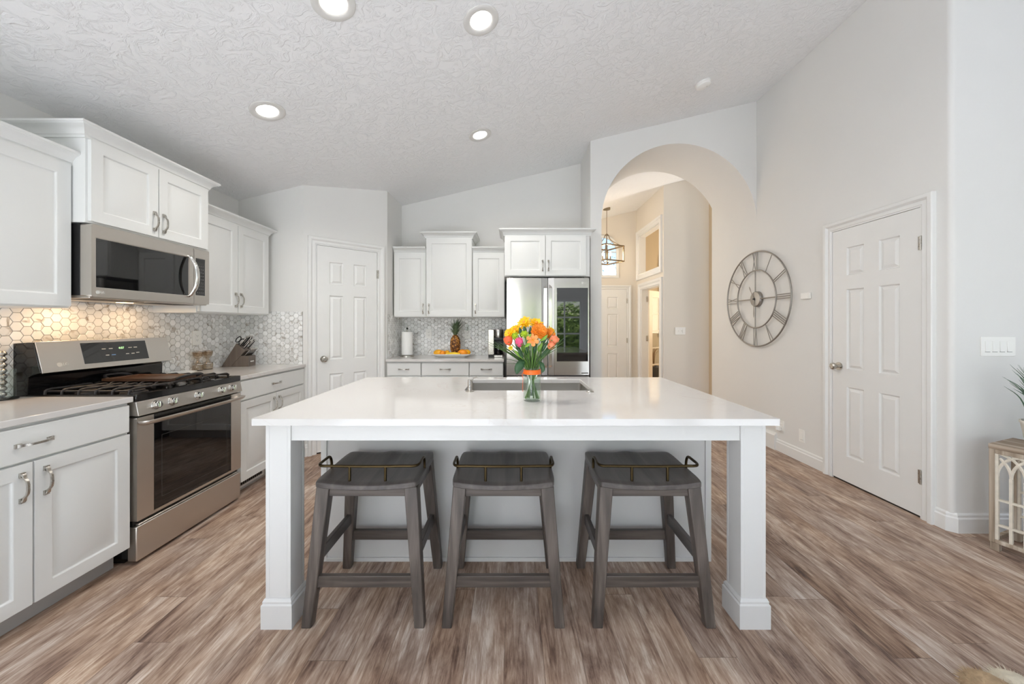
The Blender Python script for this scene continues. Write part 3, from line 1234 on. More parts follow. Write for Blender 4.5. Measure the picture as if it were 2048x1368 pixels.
CROWN = [(0.0, 0.0), (0.010, 0.0), (0.010, 0.012), (0.016, 0.016), (0.020, 0.030), (0.034, 0.046), (0.052, 0.054), (0.056, 0.060), (0.060, 0.060), (0.060, 0.072), (0.0, 0.072)]


def crown(parent, path, z, mat='cab', sc_=1.0):
    m = MB()
    m.sweep(path, [(a * sc_, b) for a, b in CROWN], lambda x, y, d: (x, y, z + d), 1)
    return m.build('crown_moulding', mat, parent, smooth=30)


def wall_cabinet(label, loc, rz, W, D, z0, z1, doors, crown_path, pulls, group=None, body_x=(0, None), name='wall_cabinet', crown_z=None, margin=0.012, zm=(0.010, 0.012)):
    """local frame: x along the run, carcass from y=0 (front) to y=D; doors overlay the front"""
    t = thing(name, label, 'cabinet', loc, rz, group)
    m = MB()
    m.box(0, W, 0, D, z0, z1)
    m.build('body', 'cab', t, bevel=0.0015)
    ds = []
    for a, b in doors:
        ds.append(cab_door(t, a, b, z0 + zm[0], z1 - zm[1]))
    if crown_path:
        crown(t, crown_path, (crown_z or z1) - 0.012)
    for i, x, z in pulls:
        pull(ds[i], x, z, -0.019)
    return t


def base_cabinet(label, loc, rz, W, D, drawers, doors, dpulls, pulls, group=None, kick=True):
    t = thing('base_cabinet', label, 'cabinet', loc, rz, group)
    m = MB()
    m.box(0, W, 0, D, 0.105, 0.884)
    m.build('body', 'cab', t, bevel=0.0015)
    m = MB()
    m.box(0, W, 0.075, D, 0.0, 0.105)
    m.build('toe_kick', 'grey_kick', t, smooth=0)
    for (a, b), x in zip(drawers, dpulls):
        d = flat_front(t, a, b, 0.728, 0.872)
        pull(d, x, 0.800, -0.019, vert=False)
    for (a, b), x in zip(doors, pulls):
        d = cab_door(t, a, b, 0.112, 0.718)
        pull(d, x, 0.622, -0.019)
    return t


RX = PI / 2          # left run: local x -> +Y, local -y -> +X
# -- left run, wall cabinets
wall_cabinet('large white wall cabinet left of the microwave, cut by the left picture edge', (-2.372, 1.06, 0), RX, 0.895, 0.326, 1.390, 2.165,
             [(0.008, 0.443), (0.451, 0.888)], [(0.0, 0.0), (0.895, 0.0), (0.895, 0.02)], [(0, 0.415, 1.50), (1, 0.478, 1.50)])
wall_cabinet('white wall cabinet above the microwave with two doors', (-2.290, 1.958, 0), RX, 0.778, 0.408, 1.853, 2.316,
             [(0.012, 0.386), (0.392, 0.770)], [(0.0, 0.406), (0.0, 0.0), (0.778, 0.0), (0.778, 0.406)], [(0, 0.358, 1.958), (1, 0.420, 1.958)])
wall_cabinet('white wall cabinet right of the microwave in the corner', (-2.370, 2.738, 0), RX, 0.800, 0.328, 1.393, 2.165,
             [(0.008, 0.392), (0.398, 0.788)], [(0.0, 0.0), (0.800, 0.0), (0.800, 0.05)], [(0, 0.365, 1.512), (1, 0.426, 1.512)])
# -- left run, base cabinets
base_cabinet('white base cabinet left of the range with one wide drawer', (-2.060, 1.160, 0), RX, 0.795, 0.638,
             [(0.006, 0.789)], [(0.006, 0.394), (0.401, 0.789)], [0.398], [0.358, 0.437])
bc = base_cabinet('white base cabinet right of the range below the knife block', (-2.060, 2.742, 0), RX, 0.856, 0.638,
                  [(0.006, 0.838)], [(0.006, 0.419), (0.425, 0.838)], [0.420], [0.386, 0.458])
# floor vent in the toe kick
t = thing('vent_grille', 'dark slotted vent in the toe kick right of the range', 'vent', (-2.134, 2.83, 0.055), RX)
m = MB()
m.slab(0, 0.30, -0.035, 0.035, 0.004, holes=[(0.012, 0.288, -0.018, 0.018)])
m.build('frame', 'trim', t)
m = MB()
for i in range(12):
    m.box(0.02 + i * 0.022, 0.034 + i * 0.022, -0.003, -0.0005, -0.018, 0.018)
m.build('louvers', 'dark', t, smooth=0)

# -- back run (faces the camera)
UY = 4.362
wall_cabinet('narrow white wall cabinet above the paper towel roll', (-1.410, UY, 0), 0, 0.388, 0.336, 1.392, 2.165,
             [(0.006, 0.384)], [(0.004, 0.0), (0.388, 0.0)], [(0, 0.352, 1.492)])
wall_cabinet('tall middle white wall cabinet above the pineapple', (-1.018, UY - 0.035, 0), 0, 0.545, 0.371, 1.392, 2.335,
             [(0.006, 0.539)], [(0.0, 0.37), (0.0, 0.0), (0.545, 0.0), (0.545, 0.37)], [(0, 0.036, 1.492)])
wall_cabinet('narrow white wall cabinet left of the fridge', (-0.471, UY, 0), 0, 0.384, 0.336, 1.392, 2.165,
             [(0.006, 0.378)], [(0.0, 0.0), (0.384, 0.0)], [(0, 0.036, 1.492)])
wall_cabinet('white wall cabinet above the fridge with two doors', (-0.083, 4.045, 0), 0, 0.945, 0.653, 1.838, 2.300,
             [(0.008, 0.449), (0.455, 0.900)], [(0.0, 0.36), (0.0, 0.0), (0.945, 0.0), (0.945, 0.045)], [(0, 0.421, 1.955), (1, 0.485, 1.955)])
BY = 4.145
for lab, x0, W in (('white base cabinet with narrow drawer below the paper towel roll', -1.417, 0.388),
                   ('white base cabinet with wide drawer below the fruit platter', -1.026, 0.540),
                   ('white base cabinet with narrow drawer next to the fridge', -0.483, 0.386)):
    base_cabinet(lab, (x0, BY, 0), 0, W, 0.553, [(0.004, W - 0.004)], [(0.004, W - 0.004)], [W / 2], [0.04], None)


# ------------------------------------------------------------------ worktops
def worktop(name, label, boxes):
    m = MB()
    for b in boxes:
        m.box(*b)
    return tag(m.build(name, 'quartz', bevel=0.003), label, 'worktop')


worktop('worktop', 'white quartz worktop left of the range', [(LW + 0.002, -2.058 + 0.024, 1.10, 1.962, 0.886, TOP)])
worktop('worktop', 'white quartz worktop carrying the knife block right of the range', [(LW + 0.002, -2.034, 2.738, 3.598, 0.886, TOP)])
worktop('worktop', 'white quartz worktop on the back wall under the fruit platter', [(-1.418, -0.090, 4.100, BACK - 0.002, 0.886, TOP)])


# ------------------------------------------------------------------ hexagon backsplash
def clip(poly, x0, x1, z0, z1):
    def cut(P, f):
        out = []
        for i in range(len(P)):
            a, b = P[i - 1], P[i]
            fa, fb = f(a), f(b)
            if (fa >= 0) != (fb >= 0):
                t = fa / (fa - fb)
                out.append((a[0] + (b[0] - a[0]) * t, a[1] + (b[1] - a[1]) * t))
            if fb >= 0:
                out.append(b)
        return out
    for f in (lambda p: p[0] - x0, lambda p: x1 - p[0], lambda p: p[1] - z0, lambda p: z1 - p[1]):
        poly = cut(poly, f)
        if len(poly) < 3:
            return []
    return poly


def backsplash(name, loc, rz, W, z0, z1, ox=0.0):
    verts, faces, tones, mi = [], [], [], []
    s = 0.0290
    g = 0.0013
    rr = random.Random(name)

    def add(P, yy):
        k = len(verts)
        verts.extend((x, yy, z) for x, z in P)
        return list(range(k, k + len(P)))
    # grout bed
    faces.append(add([(0, z0), (W, z0), (W, z1), (0, z1)], -0.0045)); tones.append((0.5, 0.5)); mi.append(1)
    for P in ([(0, z0), (0, z1)], [(W, z0), (W, z1)]):
        a = add(P, -0.0065)
        b = add(P, 0)
        faces.append([a[0], a[1], b[1], b[0]]); tones.append((0.5, 0.5)); mi.append(1)
    a = add([(0, z1), (W, z1)], -0.0065)
    b = add([(0, z1), (W, z1)], 0)
    faces.append([a[0], a[1], b[1], b[0]]); tones.append((0.5, 0.5)); mi.append(1)
    i = -1
    h = math.sqrt(3) * s
    while i * 1.5 * s < W + 2 * s:
        j = -1
        while j * h < z1 - z0 + 2 * h:
            cx = i * 1.5 * s + ox
            cz = z0 + j * h + (h / 2 if i % 2 else 0)
            P0 = clip([(cx + (s - g) * math.cos(PI / 3 * k), cz + (s - g) * math.sin(PI / 3 * k)) for k in range(6)], 0, W, z0, z1)
            P1 = clip([(cx + (s - g - 0.0016) * math.cos(PI / 3 * k), cz + (s - g - 0.0016) * math.sin(PI / 3 * k)) for k in range(6)], 0.0005, W - 0.0005, z0, z1 - 0.0005)
            j += 1
            if not P0 or not P1:
                continue
            t = (min(1, max(0, rr.gauss(0.62, 0.26))), rr.random())
            f1 = add(P1, -0.0075)
            faces.append(f1); tones.append(t); mi.append(0)
            if len(P0) == len(P1):
                f0 = add(P0, -0.0060)
                n = len(P0)
                for k in range(n):
                    faces.append([f0[k], f0[(k + 1) % n], f1[(k + 1) % n], f1[k]]); tones.append(t); mi.append(0)
        i += 1
    me = bpy.data.meshes.new(name)
    me.from_pydata(verts, [], faces)
    at = me.color_attributes.new('tone', 'FLOAT_COLOR', 'CORNER')
    k = 0
    for p, t, q in zip(me.polygons, tones, mi):
        p.material_index = q
        for _ in p.loop_indices:
            at.data[k].color = (t[0], t[1], 0.0, 1.0)
            k += 1
    me.materials.append(M['tile'])
    me.materials.append(M['grout'])
    o = bpy.data.objects.new(name, me)
    o.location = loc
    o.rotation_euler = (0, 0, rz)
    C.objects.link(o)
    return struct(o)


backsplash('wall_backsplash_left', (LW, 1.06, 0), RX, 2.54, TOP, 1.455, 0.011)
backsplash('wall_backsplash_corner', (LW + 0.004, 3.60, 0), 0, 0.634, TOP, 1.432, 0.004)
backsplash('wall_backsplash_back', (-1.420, BACK, 0), 0, 1.34, TOP, 1.395, 0.008)
backsplash('wall_backsplash_return', (-1.4237, 4.17, 0), RX, 0.525, TOP, 1.42, 0.0)

# ================================================================== island
IT = 0.908
SX0, SX1, SY0, SY1 = -0.285, 0.490, 2.190, 2.630
m = MB()
m.slab(-1.088, 1.119, 1.522, 2.738, 0.028, holes=[(SX0, SX1, SY0, SY1)])
bmesh.ops.transform(m.bm, matrix=Matrix(((1, 0, 0, 0), (0, 0, 1, 0), (0, -1, 0, IT - 0.028), (0, 0, 0, 1))), verts=m.bm.verts)
tag(m.build('worktop', 'quartz', bevel=0.003), 'large white quartz island worktop with a sink cut-out', 'worktop')

isl = thing('kitchen_island', 'white kitchen island with two square posts and seating overhang', 'island', (0.02, 2.10, 0))
ox, oy = -0.02, -2.10


def ibox(m, x0, x1, y0, y1, z0, z1):
    m.box(x0 + ox, x1 + ox, y0 + oy, y1 + oy, z0, z1)


m = MB()
# carcass walls (open on top for the sink bowl)
for b in ((-1.045, 1.09, 2.012, 2.03), (-1.045, 1.09, 2.66, 2.70), (-1.045, -1.02, 2.012, 2.70), (1.065, 1.09, 2.012, 2.70)):
    ibox(m, *b, 0.0, IT - 0.029)
ibox(m, -1.04, 1.085, 2.02, 2.69, 0.05, 0.10)
m.build('body', 'island', isl)
for x0, x1 in ((-1.050, -1.018), (1.063, 1.095)):
    m = MB()
    ibox(m, x0, x1, 2.004, 2.024, 0.0, IT - 0.029)
    m.build('corner_board', 'island', isl, bevel=0.002)
m = MB()
ibox(m, -1.018, 1.063, 2.003, 2.012, 0.0, 0.022)
m.build('shoe_moulding', 'island', isl, bevel=0.002)
m = MB()
ibox(m, -0.955, 0.985, 1.578, 1.600, 0.800, IT - 0.029)
m.build('apron', 'island', isl, bevel=0.0015)
for x0, x1 in ((-1.050, -1.030), (1.062, 1.082)):
    m = MB()
    ibox(m, x0, x1, 1.68, 2.01, 0.800, IT - 0.029)
    m.build('side_apron', 'island', isl, bevel=0.0015)
for sx, x0, x1 in ((-1, -1.060, -0.953), (1, 0.985, 1.092)):
    m = MB()
    ibox(m, x0 + 0.014, x1 - 0.014, 1.571, 1.676, 0.0, IT - 0.029)          # post core
    outer = (x0, x0 + 0.0165) if sx < 0 else (x1 - 0.0165, x1)
    ibox(m, *outer, 1.570, 1.677, 0.0, IT - 0.029)
    inner = (x1 - 0.0148, x1) if sx < 0 else (x0, x0 + 0.0148)
    ibox(m, *inner, 1.571, 1.660, 0.0, IT - 0.029)
    ibox(m, inner[0] + (0.002 if sx < 0 else -0.0), inner[1] + (0.0 if sx < 0 else -0.002), 1.664, 1.676, 0.0, IT - 0.029)
    leg = m.build('leg', 'island', isl, bevel=0.0012)
    m = MB()
    P = [(x0 + ox, 1.570 + oy), (x1 + ox, 1.570 + oy), (x1 + ox, 1.677 + oy), (x0 + ox, 1.677 + oy)]
    m.sweep(P, [(0, 0), (0.013, 0), (0.013, 0.100), (0.008, 0.106), (0.009, 0.114), (0.004, 0.124), (0.0, 0.126)],
            lambda x, y, d: (x, y, d), 1, closed=True)
    m.build('base_moulding', 'island', leg, smooth=25)

# sink
t = thing('sink', 'stainless steel undermount sink bowl in the island worktop', 'sink', ((SX0 + SX1) / 2, (SY0 + SY1) / 2, IT - 0.028))
hx, hy = (SX1 - SX0) / 2 + 0.008, (SY1 - SY0) / 2 + 0.008
m = MB()
d = 0.22


def rrect(hx, hy, r, z, n=6):
    out = []
    for cx, cy, a0 in ((hx - r, hy - r, 0), (-hx + r, hy - r, 90), (-hx + r, -hy + r, 180), (hx - r, -hy + r, 270)):
        for k in range(n + 1):
            a = R(a0 + 90 * k / n)
            out.append((cx + r * math.cos(a), cy + r * math.sin(a), z))
    return out


rows = [rrect(hx, hy, 0.02, -0.001), rrect(hx - 0.002, hy - 0.002, 0.02, -d + 0.03), rrect(hx - 0.02, hy - 0.02, 0.03, -d), rrect(0.045, 0.045, 0.044, -d - 0.005),
        rrect(0.044, 0.044, 0.043, -d - 0.008), rrect(hx - 0.015, hy - 0.015, 0.03, -d - 0.003), rrect(hx + 0.002, hy + 0.002, 0.02, -d + 0.03), rrect(hx + 0.002, hy + 0.002, 0.02, -0.001)]
rv = [[m.v(p) for p in r] for r in rows]
rv.append(rv[0])
for A, B in zip(rv, rv[1:]):
    for k in range(len(A)):
        m.f([A[k], A[(k + 1) % len(A)], B[(k + 1) % len(A)], B[k]])
m.build('bowl', 'sink', t, smooth=40)
m = MB()
m.lathe([(0.044, 0), (0.042, 0.004), (0.012, 0.002)], 24, (0, 0, -d - 0.006))
m.build('drain', 'chrome', t)

# gooseneck faucet behind the bouquet, soap dispenser and air switch
t = thing('faucet', 'chrome gooseneck faucet mostly hidden behind the bouquet', 'faucet', (0.105, 2.145, IT))
m = MB()
m.lathe([(0.027, 0), (0.027, 0.006), (0.019, 0.012), (0.017, 0.10), (0.014, 0.11)], 20)
m.build('base', 'chrome', t)
m = MB()
m.tube([(0, 0, 0.10), (0, 0, 0.32)] + [(0, 0.085 - 0.085 * math.cos(R(a)), 0.335 + 0.085 * math.sin(R(a))) for a in range(0, 181, 12)] + [(0, 0.17, 0.28)], 0.011, 12)
m.build('spout', 'chrome', t)
m = MB()
m.tube([(0.017, 0, 0.07), (0.035, 0, 0.08), (0.045, 0, 0.12)], 0.006, 10)
m.build('lever', 'chrome', t)

t = thing('soap_dispenser', 'brushed nickel soap pump at the left edge of the island sink', 'soap dispenser', (-0.249, 2.152, IT))
m = MB()
m.lathe([(0.026, 0), (0.026, 0.003), (0.015, 0.007), (0.0125, 0.012), (0.0125, 0.066), (0.010, 0.070)], 20)
m.build('pump', 'nickel', t)
m = MB()
m.tube(smooth_path([(0.0, 0, 0.062), (0.012, 0.004, 0.068), (0.022, 0.008, 0.080), (0.042, 0.014, 0.084)], 5), 0.005, 8)
m.build('spout', 'nickel', t)
m = MB()
m.lathe([(0.023, 0), (0.023, 0.004), (0.018, 0.008), (0.014, 0.008), (0.013, 0.011)], 24)
tag(m.build('air_switch', 'nickel', loc=(0.455, 2.135, IT)), 'round nickel push button at the right end of the sink', 'button')

# ================================================================== range
rg = thing('range', 'stainless steel gas range with black cooktop and glass oven door', 'stove', (-2.025, 1.970, 0), RX)
W = 0.760
m = MB()
m.box(0.006, W - 0.006, 0.055, 0.655, 0.03, 0.90)
m.box(0.02, W - 0.02, 0.09, 0.60, 0.0, 0.03)
m.build('body', 'black_enamel', rg, bevel=0.002)
m = MB()
m.slab(0.003, W - 0.003, 0.235, 0.795, 0.048, holes=[(0.096, 0.664, 0.252, 0.796)], y=0.050)
od = m.build('oven_door', 'steel_h', rg, bevel=0.004)
m = MB()
m.box(0.098, 0.662, 0.003, 0.046, 0.254, 0.795)
m.build('oven_glass', 'black_glass', od, bevel=0.002)
m = MB()
m.sweep([(0.145, 0.31), (0.145, 0.665), (0.625, 0.665), (0.625, 0.31)], [(0, 0), (0.0015, 0), (0.0015, 0.0006), (0, 0.0006)], lambda x, z, d: (x, 0.003 - d, z), -1, closed=True)
m.build('window_outline', 'outline', od, smooth=0)
m = MB()
hp = [(0.020, 0.0, 0.764), (0.024, -0.030, 0.766), (0.05, -0.044, 0.767)] + [(0.05 + 0.66 * k / 10, -0.044 - 0.010 * math.sin(PI * k / 10), 0.767) for k in range(1, 10)] + [(W - 0.05, -0.044, 0.767), (W - 0.024, -0.030, 0.766), (W - 0.020, 0.0, 0.764)]
m.tube(smooth_path(hp, 4), 0.018, 12, flat=0.45, up=(0, -1, 0))
m.build('handle', 'steel_h', od)
m = MB()
m.box(0.003, W - 0.003, 0.004, 0.055, 0.018, 0.205)
m.box(0.02, W - 0.02, 0.012, 0.055, 0.205, 0.215)
m.build('storage_drawer', 'steel_h', rg, bevel=0.005)
m = MB()
m.box(0.006, W - 0.006, 0.030, 0.06, 0.205, 0.236)
m.build('drawer_gap', 'black_plastic', rg, smooth=0)
m = MB()
m.prism([(-0.010, 0.806), (0.06, 0.806), (0.06, 0.884), (0.006, 0.884)], lambda y, z: (0.001, y, z), lambda y, z: (W - 0.001, y, z))
cp = m.build('control_panel', 'steel_h', rg, bevel=0.003)
for x in (0.100, 0.200, 0.380, 0.566, 0.660):
    m = MB()
    z = 0.846
    a = Vector((x, -0.001, z))
    nrm = Vector((0, -1, 0.2)).normalized()
    m.cyl(a, a + nrm * 0.006, 0.026, n=28)
    m.cyl(a + nrm * 0.006, a + nrm * 0.028, 0.0215, 0.0195, n=28)
    q = a + nrm * 0.028
    m.hexa([q + Vector((-0.006, 0, -0.017)), q + Vector((0.006, 0, -0.017)), q + Vector((0.006, 0, 0.017)), q + Vector((-0.006, 0, 0.017))],
           [q + nrm * 0.010 + Vector((-0.005, 0, -0.016)), q + nrm * 0.010 + Vector((0.005, 0, -0.016)), q + nrm * 0.010 + Vector((0.005, 0, 0.016)), q + nrm * 0.010 + Vector((-0.005, 0, 0.016))])
    m.build('knob', 'chrome', rg, bevel=0.0015)
# cooktop with rolled rim
m = MB()
m.slab(0.0, W, 0.004, 0.600, 0.036, [(0.020, W - 0.020, 0.040, 0.590)], [(0.012, 0.012), (0.02, 0.013)])
bmesh.ops.transform(m.bm, matrix=Matrix(((1, 0, 0, 0), (0, 0, 1, 0), (0, -1, 0, 0.886), (0, 0, 0, 1))), verts=m.bm.verts)
m.build('cooktop', 'black_enamel', rg, bevel=0.005, seg=3)
for x, y, r in ((0.15, 0.17, 0.048), (0.15, 0.44, 0.038), (0.38, 0.31, 0.045), (0.61, 0.17, 0.042), (0.61, 0.44, 0.048)):
    m = MB()
    m.lathe([(r + 0.012, 0), (r + 0.010, 0.006), (r, 0.008), (r, 0.015), (r - 0.004, 0.018), (0.0005, 0.018)], 28, (x, y, 0.909))
    m.build('burner', 'cast_iron', rg)
GZ = 0.945
for gx0, gx1 in ((0.030, 0.262), (0.268, 0.492), (0.498, 0.730)):
    m = MB()
    for k in range(6):
        y = 0.075 + k * 0.092
        m.tube(smooth_path([(gx0, y, 0.912), (gx0 + 0.003, y, GZ - 0.01), (gx0 + 0.02, y, GZ), (gx0 + 0.075, y, GZ)], 4) + [(gx1 - 0.075, y, GZ)] +
               smooth_path([(gx1 - 0.07, y, GZ), (gx1 - 0.02, y, GZ), (gx1 - 0.003, y, GZ - 0.01), (gx1, y, 0.912)], 4), 0.0062, 8)
    xm = (gx0 + gx1) / 2
    for x in (gx0 + 0.012, xm, gx1 - 0.012):
        m.tube([(x, 0.06, GZ - 0.010 if x != xm else GZ - 0.002), (x, 0.55, GZ - 0.010 if x != xm else GZ - 0.002)], 0.0062, 8)
    m.build('grate', 'cast_iron', rg)
# backguard
m = MB()
prof = [(0.668, 0.90), (0.668, 1.200), (0.590, 1.205), (0.560, 1.205), (0.520, 1.040), (0.560, 1.028), (0.588, 1.015), (0.592, 0.90)]
m.prism(prof, lambda y, z: (0.0, y, z), lambda y, z: (W, y, z))
m.build('backguard', 'black_enamel', rg, bevel=0.002)
nb = Vector((0, -0.165, 0.040)).normalized()          # outward normal of the sloping face


def bg(x, z, o=0.0):
    t_ = (z - 1.040) / 0.165
    return Vector((x, 0.520 + 0.040 * t_, z)) + nb * o


m = MB()
m.hexa([bg(0.004, 1.036), bg(W - 0.004, 1.036), bg(W - 0.004, 1.036, 0.006), bg(0.004, 1.036, 0.006)],
       [bg(0.004, 1.208), bg(W - 0.004, 1.208), bg(W - 0.004, 1.208, 0.006), bg(0.004, 1.208, 0.006)])
bk = m.build('backguard_panel', 'steel_h', rg, bevel=0.002)
m = MB()
m.hexa([bg(0.205, 1.066, 0.005), bg(0.590, 1.066, 0.005), bg(0.590, 1.066, 0.0075), bg(0.205, 1.066, 0.0075)],
       [bg(0.205, 1.190, 0.005), bg(0.590, 1.190, 0.005), bg(0.590, 1.190, 0.0075), bg(0.205, 1.190, 0.0075)])
m.build('display', 'black_glass', bk, bevel=0.002)
tilt = R(90) - math.atan2(0.040, 0.165)
text_mesh('clock_digits', '4:07', 0.020, 'green_led', bk, bg(0.425, 1.148, 0.008), (tilt, 0, 0))
for x, z, s_, tx, mt in ((0.322, 1.148, 0.011, 'Bake', 'white_print'), (0.362, 1.148, 0.011, 'Broil', 'white_print'),
                         (0.480, 1.148, 0.011, 'Start', 'white_print'), (0.514, 1.148, 0.011, 'Clear', 'white_print'),
                         (0.335, 1.108, 0.010, 'Warm', 'white_print'), (0.371, 1.108, 0.012, 'Light', 'blue_print'),
                         (0.455, 1.108, 0.010, 'Set', 'white_print'), (0.490, 1.108, 0.010, 'Timer', 'white_print'), (0.522, 1.112, 0.010, 'Lock', 'white_print')):
    m = MB()
    m.hexa([bg(x - s_, z - 0.0022, 0.0074), bg(x + s_, z - 0.0022, 0.0074), bg(x + s_, z - 0.0022, 0.0080), bg(x - s_, z - 0.0022, 0.0080)],
           [bg(x - s_, z + 0.0022, 0.0074), bg(x + s_, z + 0.0022, 0.0074), bg(x + s_, z + 0.0022, 0.0080), bg(x - s_, z + 0.0022, 0.0080)])
    m.build('button_mark', mt, bk, smooth=0)


def badge(parent, c, size, rot, nrm):
    """round badge followed by two capitals"""
    c = Vector(c)
    m = MB()
    m.cyl(c, c + Vector(nrm) * 0.0012, size * 0.55, n=28)
    m.build('badge', 'white_print', parent)
    text_mesh('lettering', 'LG', size, 'white_print', parent, c + Vector((size * 1.35, 0, 0)) + Vector(nrm) * 0.0006, rot)


badge(bk, bg(0.085, 1.075, 0.006), 0.022, (tilt, 0, 0), nb)

# griddle lying on the middle grate
t = thing('griddle', 'brown cast iron griddle with loop handles on the middle grate', 'griddle', (-2.025 - 0.300, 1.970 + 0.400, GZ + 0.0065), RX)
m = MB()
m.slab(-0.112, 0.112, -0.215, 0.215, 0.016, [(-0.104, 0.104, -0.207, 0.207)], [(0.004, 0.006), (0.006, 0.006)])
bmesh.ops.transform(m.bm, matrix=Matrix(((1, 0, 0, 0), (0, 0, 1, 0), (0, -1, 0, 0), (0, 0, 0, 1))), verts=m.bm.verts)
m.build('plate', 'griddle', t, bevel=0.003)
for s in (-1, 1):
    m = MB()
    m.tube(smooth_path([(-0.075, s * 0.212, 0.010), (-0.070, s * 0.240, 0.022), (-0.04, s * 0.262, 0.030), (0.04, s * 0.262, 0.030), (0.070, s * 0.240, 0.022), (0.075, s * 0.212, 0.010)], 6), 0.008, 8)
    m.build('handle', 'cast_iron', t)

# ================================================================== microwave
mw = thing('microwave', 'stainless steel over-the-range microwave with curved handle', 'microwave', (-2.265, 1.966, 1.449), RX)
W = 0.764
m = MB()
m.box(0.0, W, 0.062, 0.430, 0.012, 0.400)
m.build('body', 'black_plastic', mw, bevel=0.002)
m = MB()
m.box(0.004, W - 0.004, 0.015, 0.425, -0.004, 0.014)
un = m.build('underside', 'steel_h', mw, bevel=0.003)
m = MB()
m.box(0.365, 0.435, 0.225, 0.265, -0.0065, -0.0035)
m.build('hood_lamp', 'warm_lamp', un, smooth=0)
for x0, x1 in ((0.06, 0.34), (0.42, 0.70)):
    m = MB()
    m.box(x0, x1, 0.06, 0.20, -0.006, -0.0035)
    m.build('grease_filter', 'cast_iron', un, smooth=0)
m = MB()
m.slab(0.0, 0.632, 0.004, 0.398, 0.060, holes=[(0.026, 0.588, 0.060, 0.322)], y=0.060)
dr = m.build('door', 'steel_h', mw, bevel=0.008, seg=3)
m = MB()
m.box(0.024, 0.590, 0.002, 0.05, 0.058, 0.324)
m.build('door_glass', 'black_glass', dr, smooth=0)
m = MB()
m.slab(0.635, W, 0.004, 0.398, 0.060, holes=[(0.650, 0.728, 0.066, 0.330)], y=0.060)
pn = m.build('control_panel', 'steel_h', mw, bevel=0.004)
m = MB()
m.box(0.648, 0.730, 0.002, 0.05, 0.064, 0.332)
m.build('keypad', 'black_glass', pn, smooth=0)
m = MB()
for i in range(4):
    for j in range(9):
        x, z = 0.664 + i * 0.016, 0.085 + j * 0.024
        m.box(x - 0.003, x + 0.003, 0.0012, 0.0024, z - 0.002, z + 0.002)
m.build('key_print', 'grey_print', pn, smooth=0)
m = MB()
hp = [(0.588, 0.0, 0.052), (0.590, -0.020, 0.062), (0.594, -0.050, 0.120), (0.596, -0.060, 0.190), (0.594, -0.050, 0.262), (0.590, -0.020, 0.322), (0.588, 0.0, 0.334)]
m.tube(smooth_path(hp, 6), 0.013, 12, flat=0.6, up=(0, -1, 0))
m.build('handle', 'chrome', dr)
badge(dr, (0.030, 0.0, 0.030), 0.018, FACE, (0, -1, 0))
# warm light of the hood lamps and of the strip under the first wall cabinet
for nm, lx, ly, lz, pw_, sx in (('hood_light', -2.53, 2.14, 1.438, 1.15, 0.10), ('hood_light', -2.53, 2.53, 1.438, 0.7, 0.10), ('strip_light', -2.60, 1.60, 1.383, 0.5, 0.5)):
    area_light(nm, (lx, ly, lz), (0, 0, R(90)), sx, 0.05, pw_, (1.0, 0.66, 0.36))

# ================================================================== fridge
fr = thing('refrigerator', 'stainless french door refrigerator with dark glass panel', 'fridge', (-0.062, 3.965, 0))
W = 0.905
m = MB()
m.box(0.004, W - 0.004, 0.045, 0.72, 0.03, 1.80)
m.box(0.04, W - 0.04, 0.06, 0.70, 0.0, 0.03)
m.build('body', 'dark_metal', fr, bevel=0.004)


def bowed(m, x0, x1, z0, z1, bow, t, n=14, lip0=0.0, lip1=0.0):
    """softly convex door skin, pulled back along the inner edge"""
    A, B = [], []
    for i in range(n + 1):
        s = i / n
        x = x0 + (x1 - x0) * s
        y = -bow * (1 - (2 * s - 1) ** 2) - 0.0
        A.append((x, y))
    pts = A + [(x1, t), (x0, t)]
    m.prism(pts, lambda x, y: (x, y, z0), lambda x, y: (x, y, z1))


dd = []
for x0, x1, lab in ((0.003, 0.448, 'l'), (0.457, W - 0.003, 'r')):
    m = MB()
    if lab == 'l':
        bowed(m, x0, x1 - 0.062, 0.755, 1.812, 0.012, 0.042)
    else:
        bowed(m, x0 + 0.062, x1, 0.755, 1.812, 0.006, 0.042)
    d_ = m.build('door', 'steel_v', fr, bevel=0.003, smooth=30)
    # bevelled pocket handle along the meeting edge
    m = MB()
    if lab == 'l':
        a, b = x1 - 0.062, x1
        m.hexa([(a, 0.0, 0.755), (b, 0.020, 0.755), (b, 0.042, 0.755), (a, 0.042, 0.755)], [(a, 0.0, 1.812), (b, 0.020, 1.812), (b, 0.042, 1.812), (a, 0.042, 1.812)])
        g0, g1 = (x1 - 0.040, x1 - 0.006)
    else:
        a, b = x0, x0 + 0.062
        m.hexa([(a, 0.020, 0.755), (b, 0.0, 0.755), (b, 0.042, 0.755), (a, 0.042, 0.755)], [(a, 0.020, 1.812), (b, 0.0, 1.812), (b, 0.042, 1.812), (a, 0.042, 1.812)])
        g0, g1 = (x0 + 0.006, x0 + 0.040)
    hd = m.build('edge_bevel', 'steel_v', d_, smooth=20)
    m = MB()
    m.hexa([(g0, 0.0 if lab == 'l' else -0.004, 0.86), (g1, -0.004 if lab == 'l' else 0.0, 0.86), (g1, 0.035, 0.80), (g0, 0.035, 0.80)],
           [(g0, 0.0 if lab == 'l' else -0.004, 1.70), (g1, -0.004 if lab == 'l' else 0.0, 1.70), (g1, 0.035, 1.78), (g0, 0.035, 1.78)])
    m.build('handle', 'chrome', d_, smooth=20)
    dd.append(d_)
m = MB()
m.box(0.548, 0.886, -0.0085, 0.01, 0.905, 1.703)
m.build('glass_panel', 'mirror_glass', dd[1], bevel=0.002)
m = MB()
m.box(0.003, W - 0.003, -0.004, 0.042, 0.06, 0.742)
m.build('freezer_drawer', 'steel_v', fr, bevel=0.005)
m = MB()
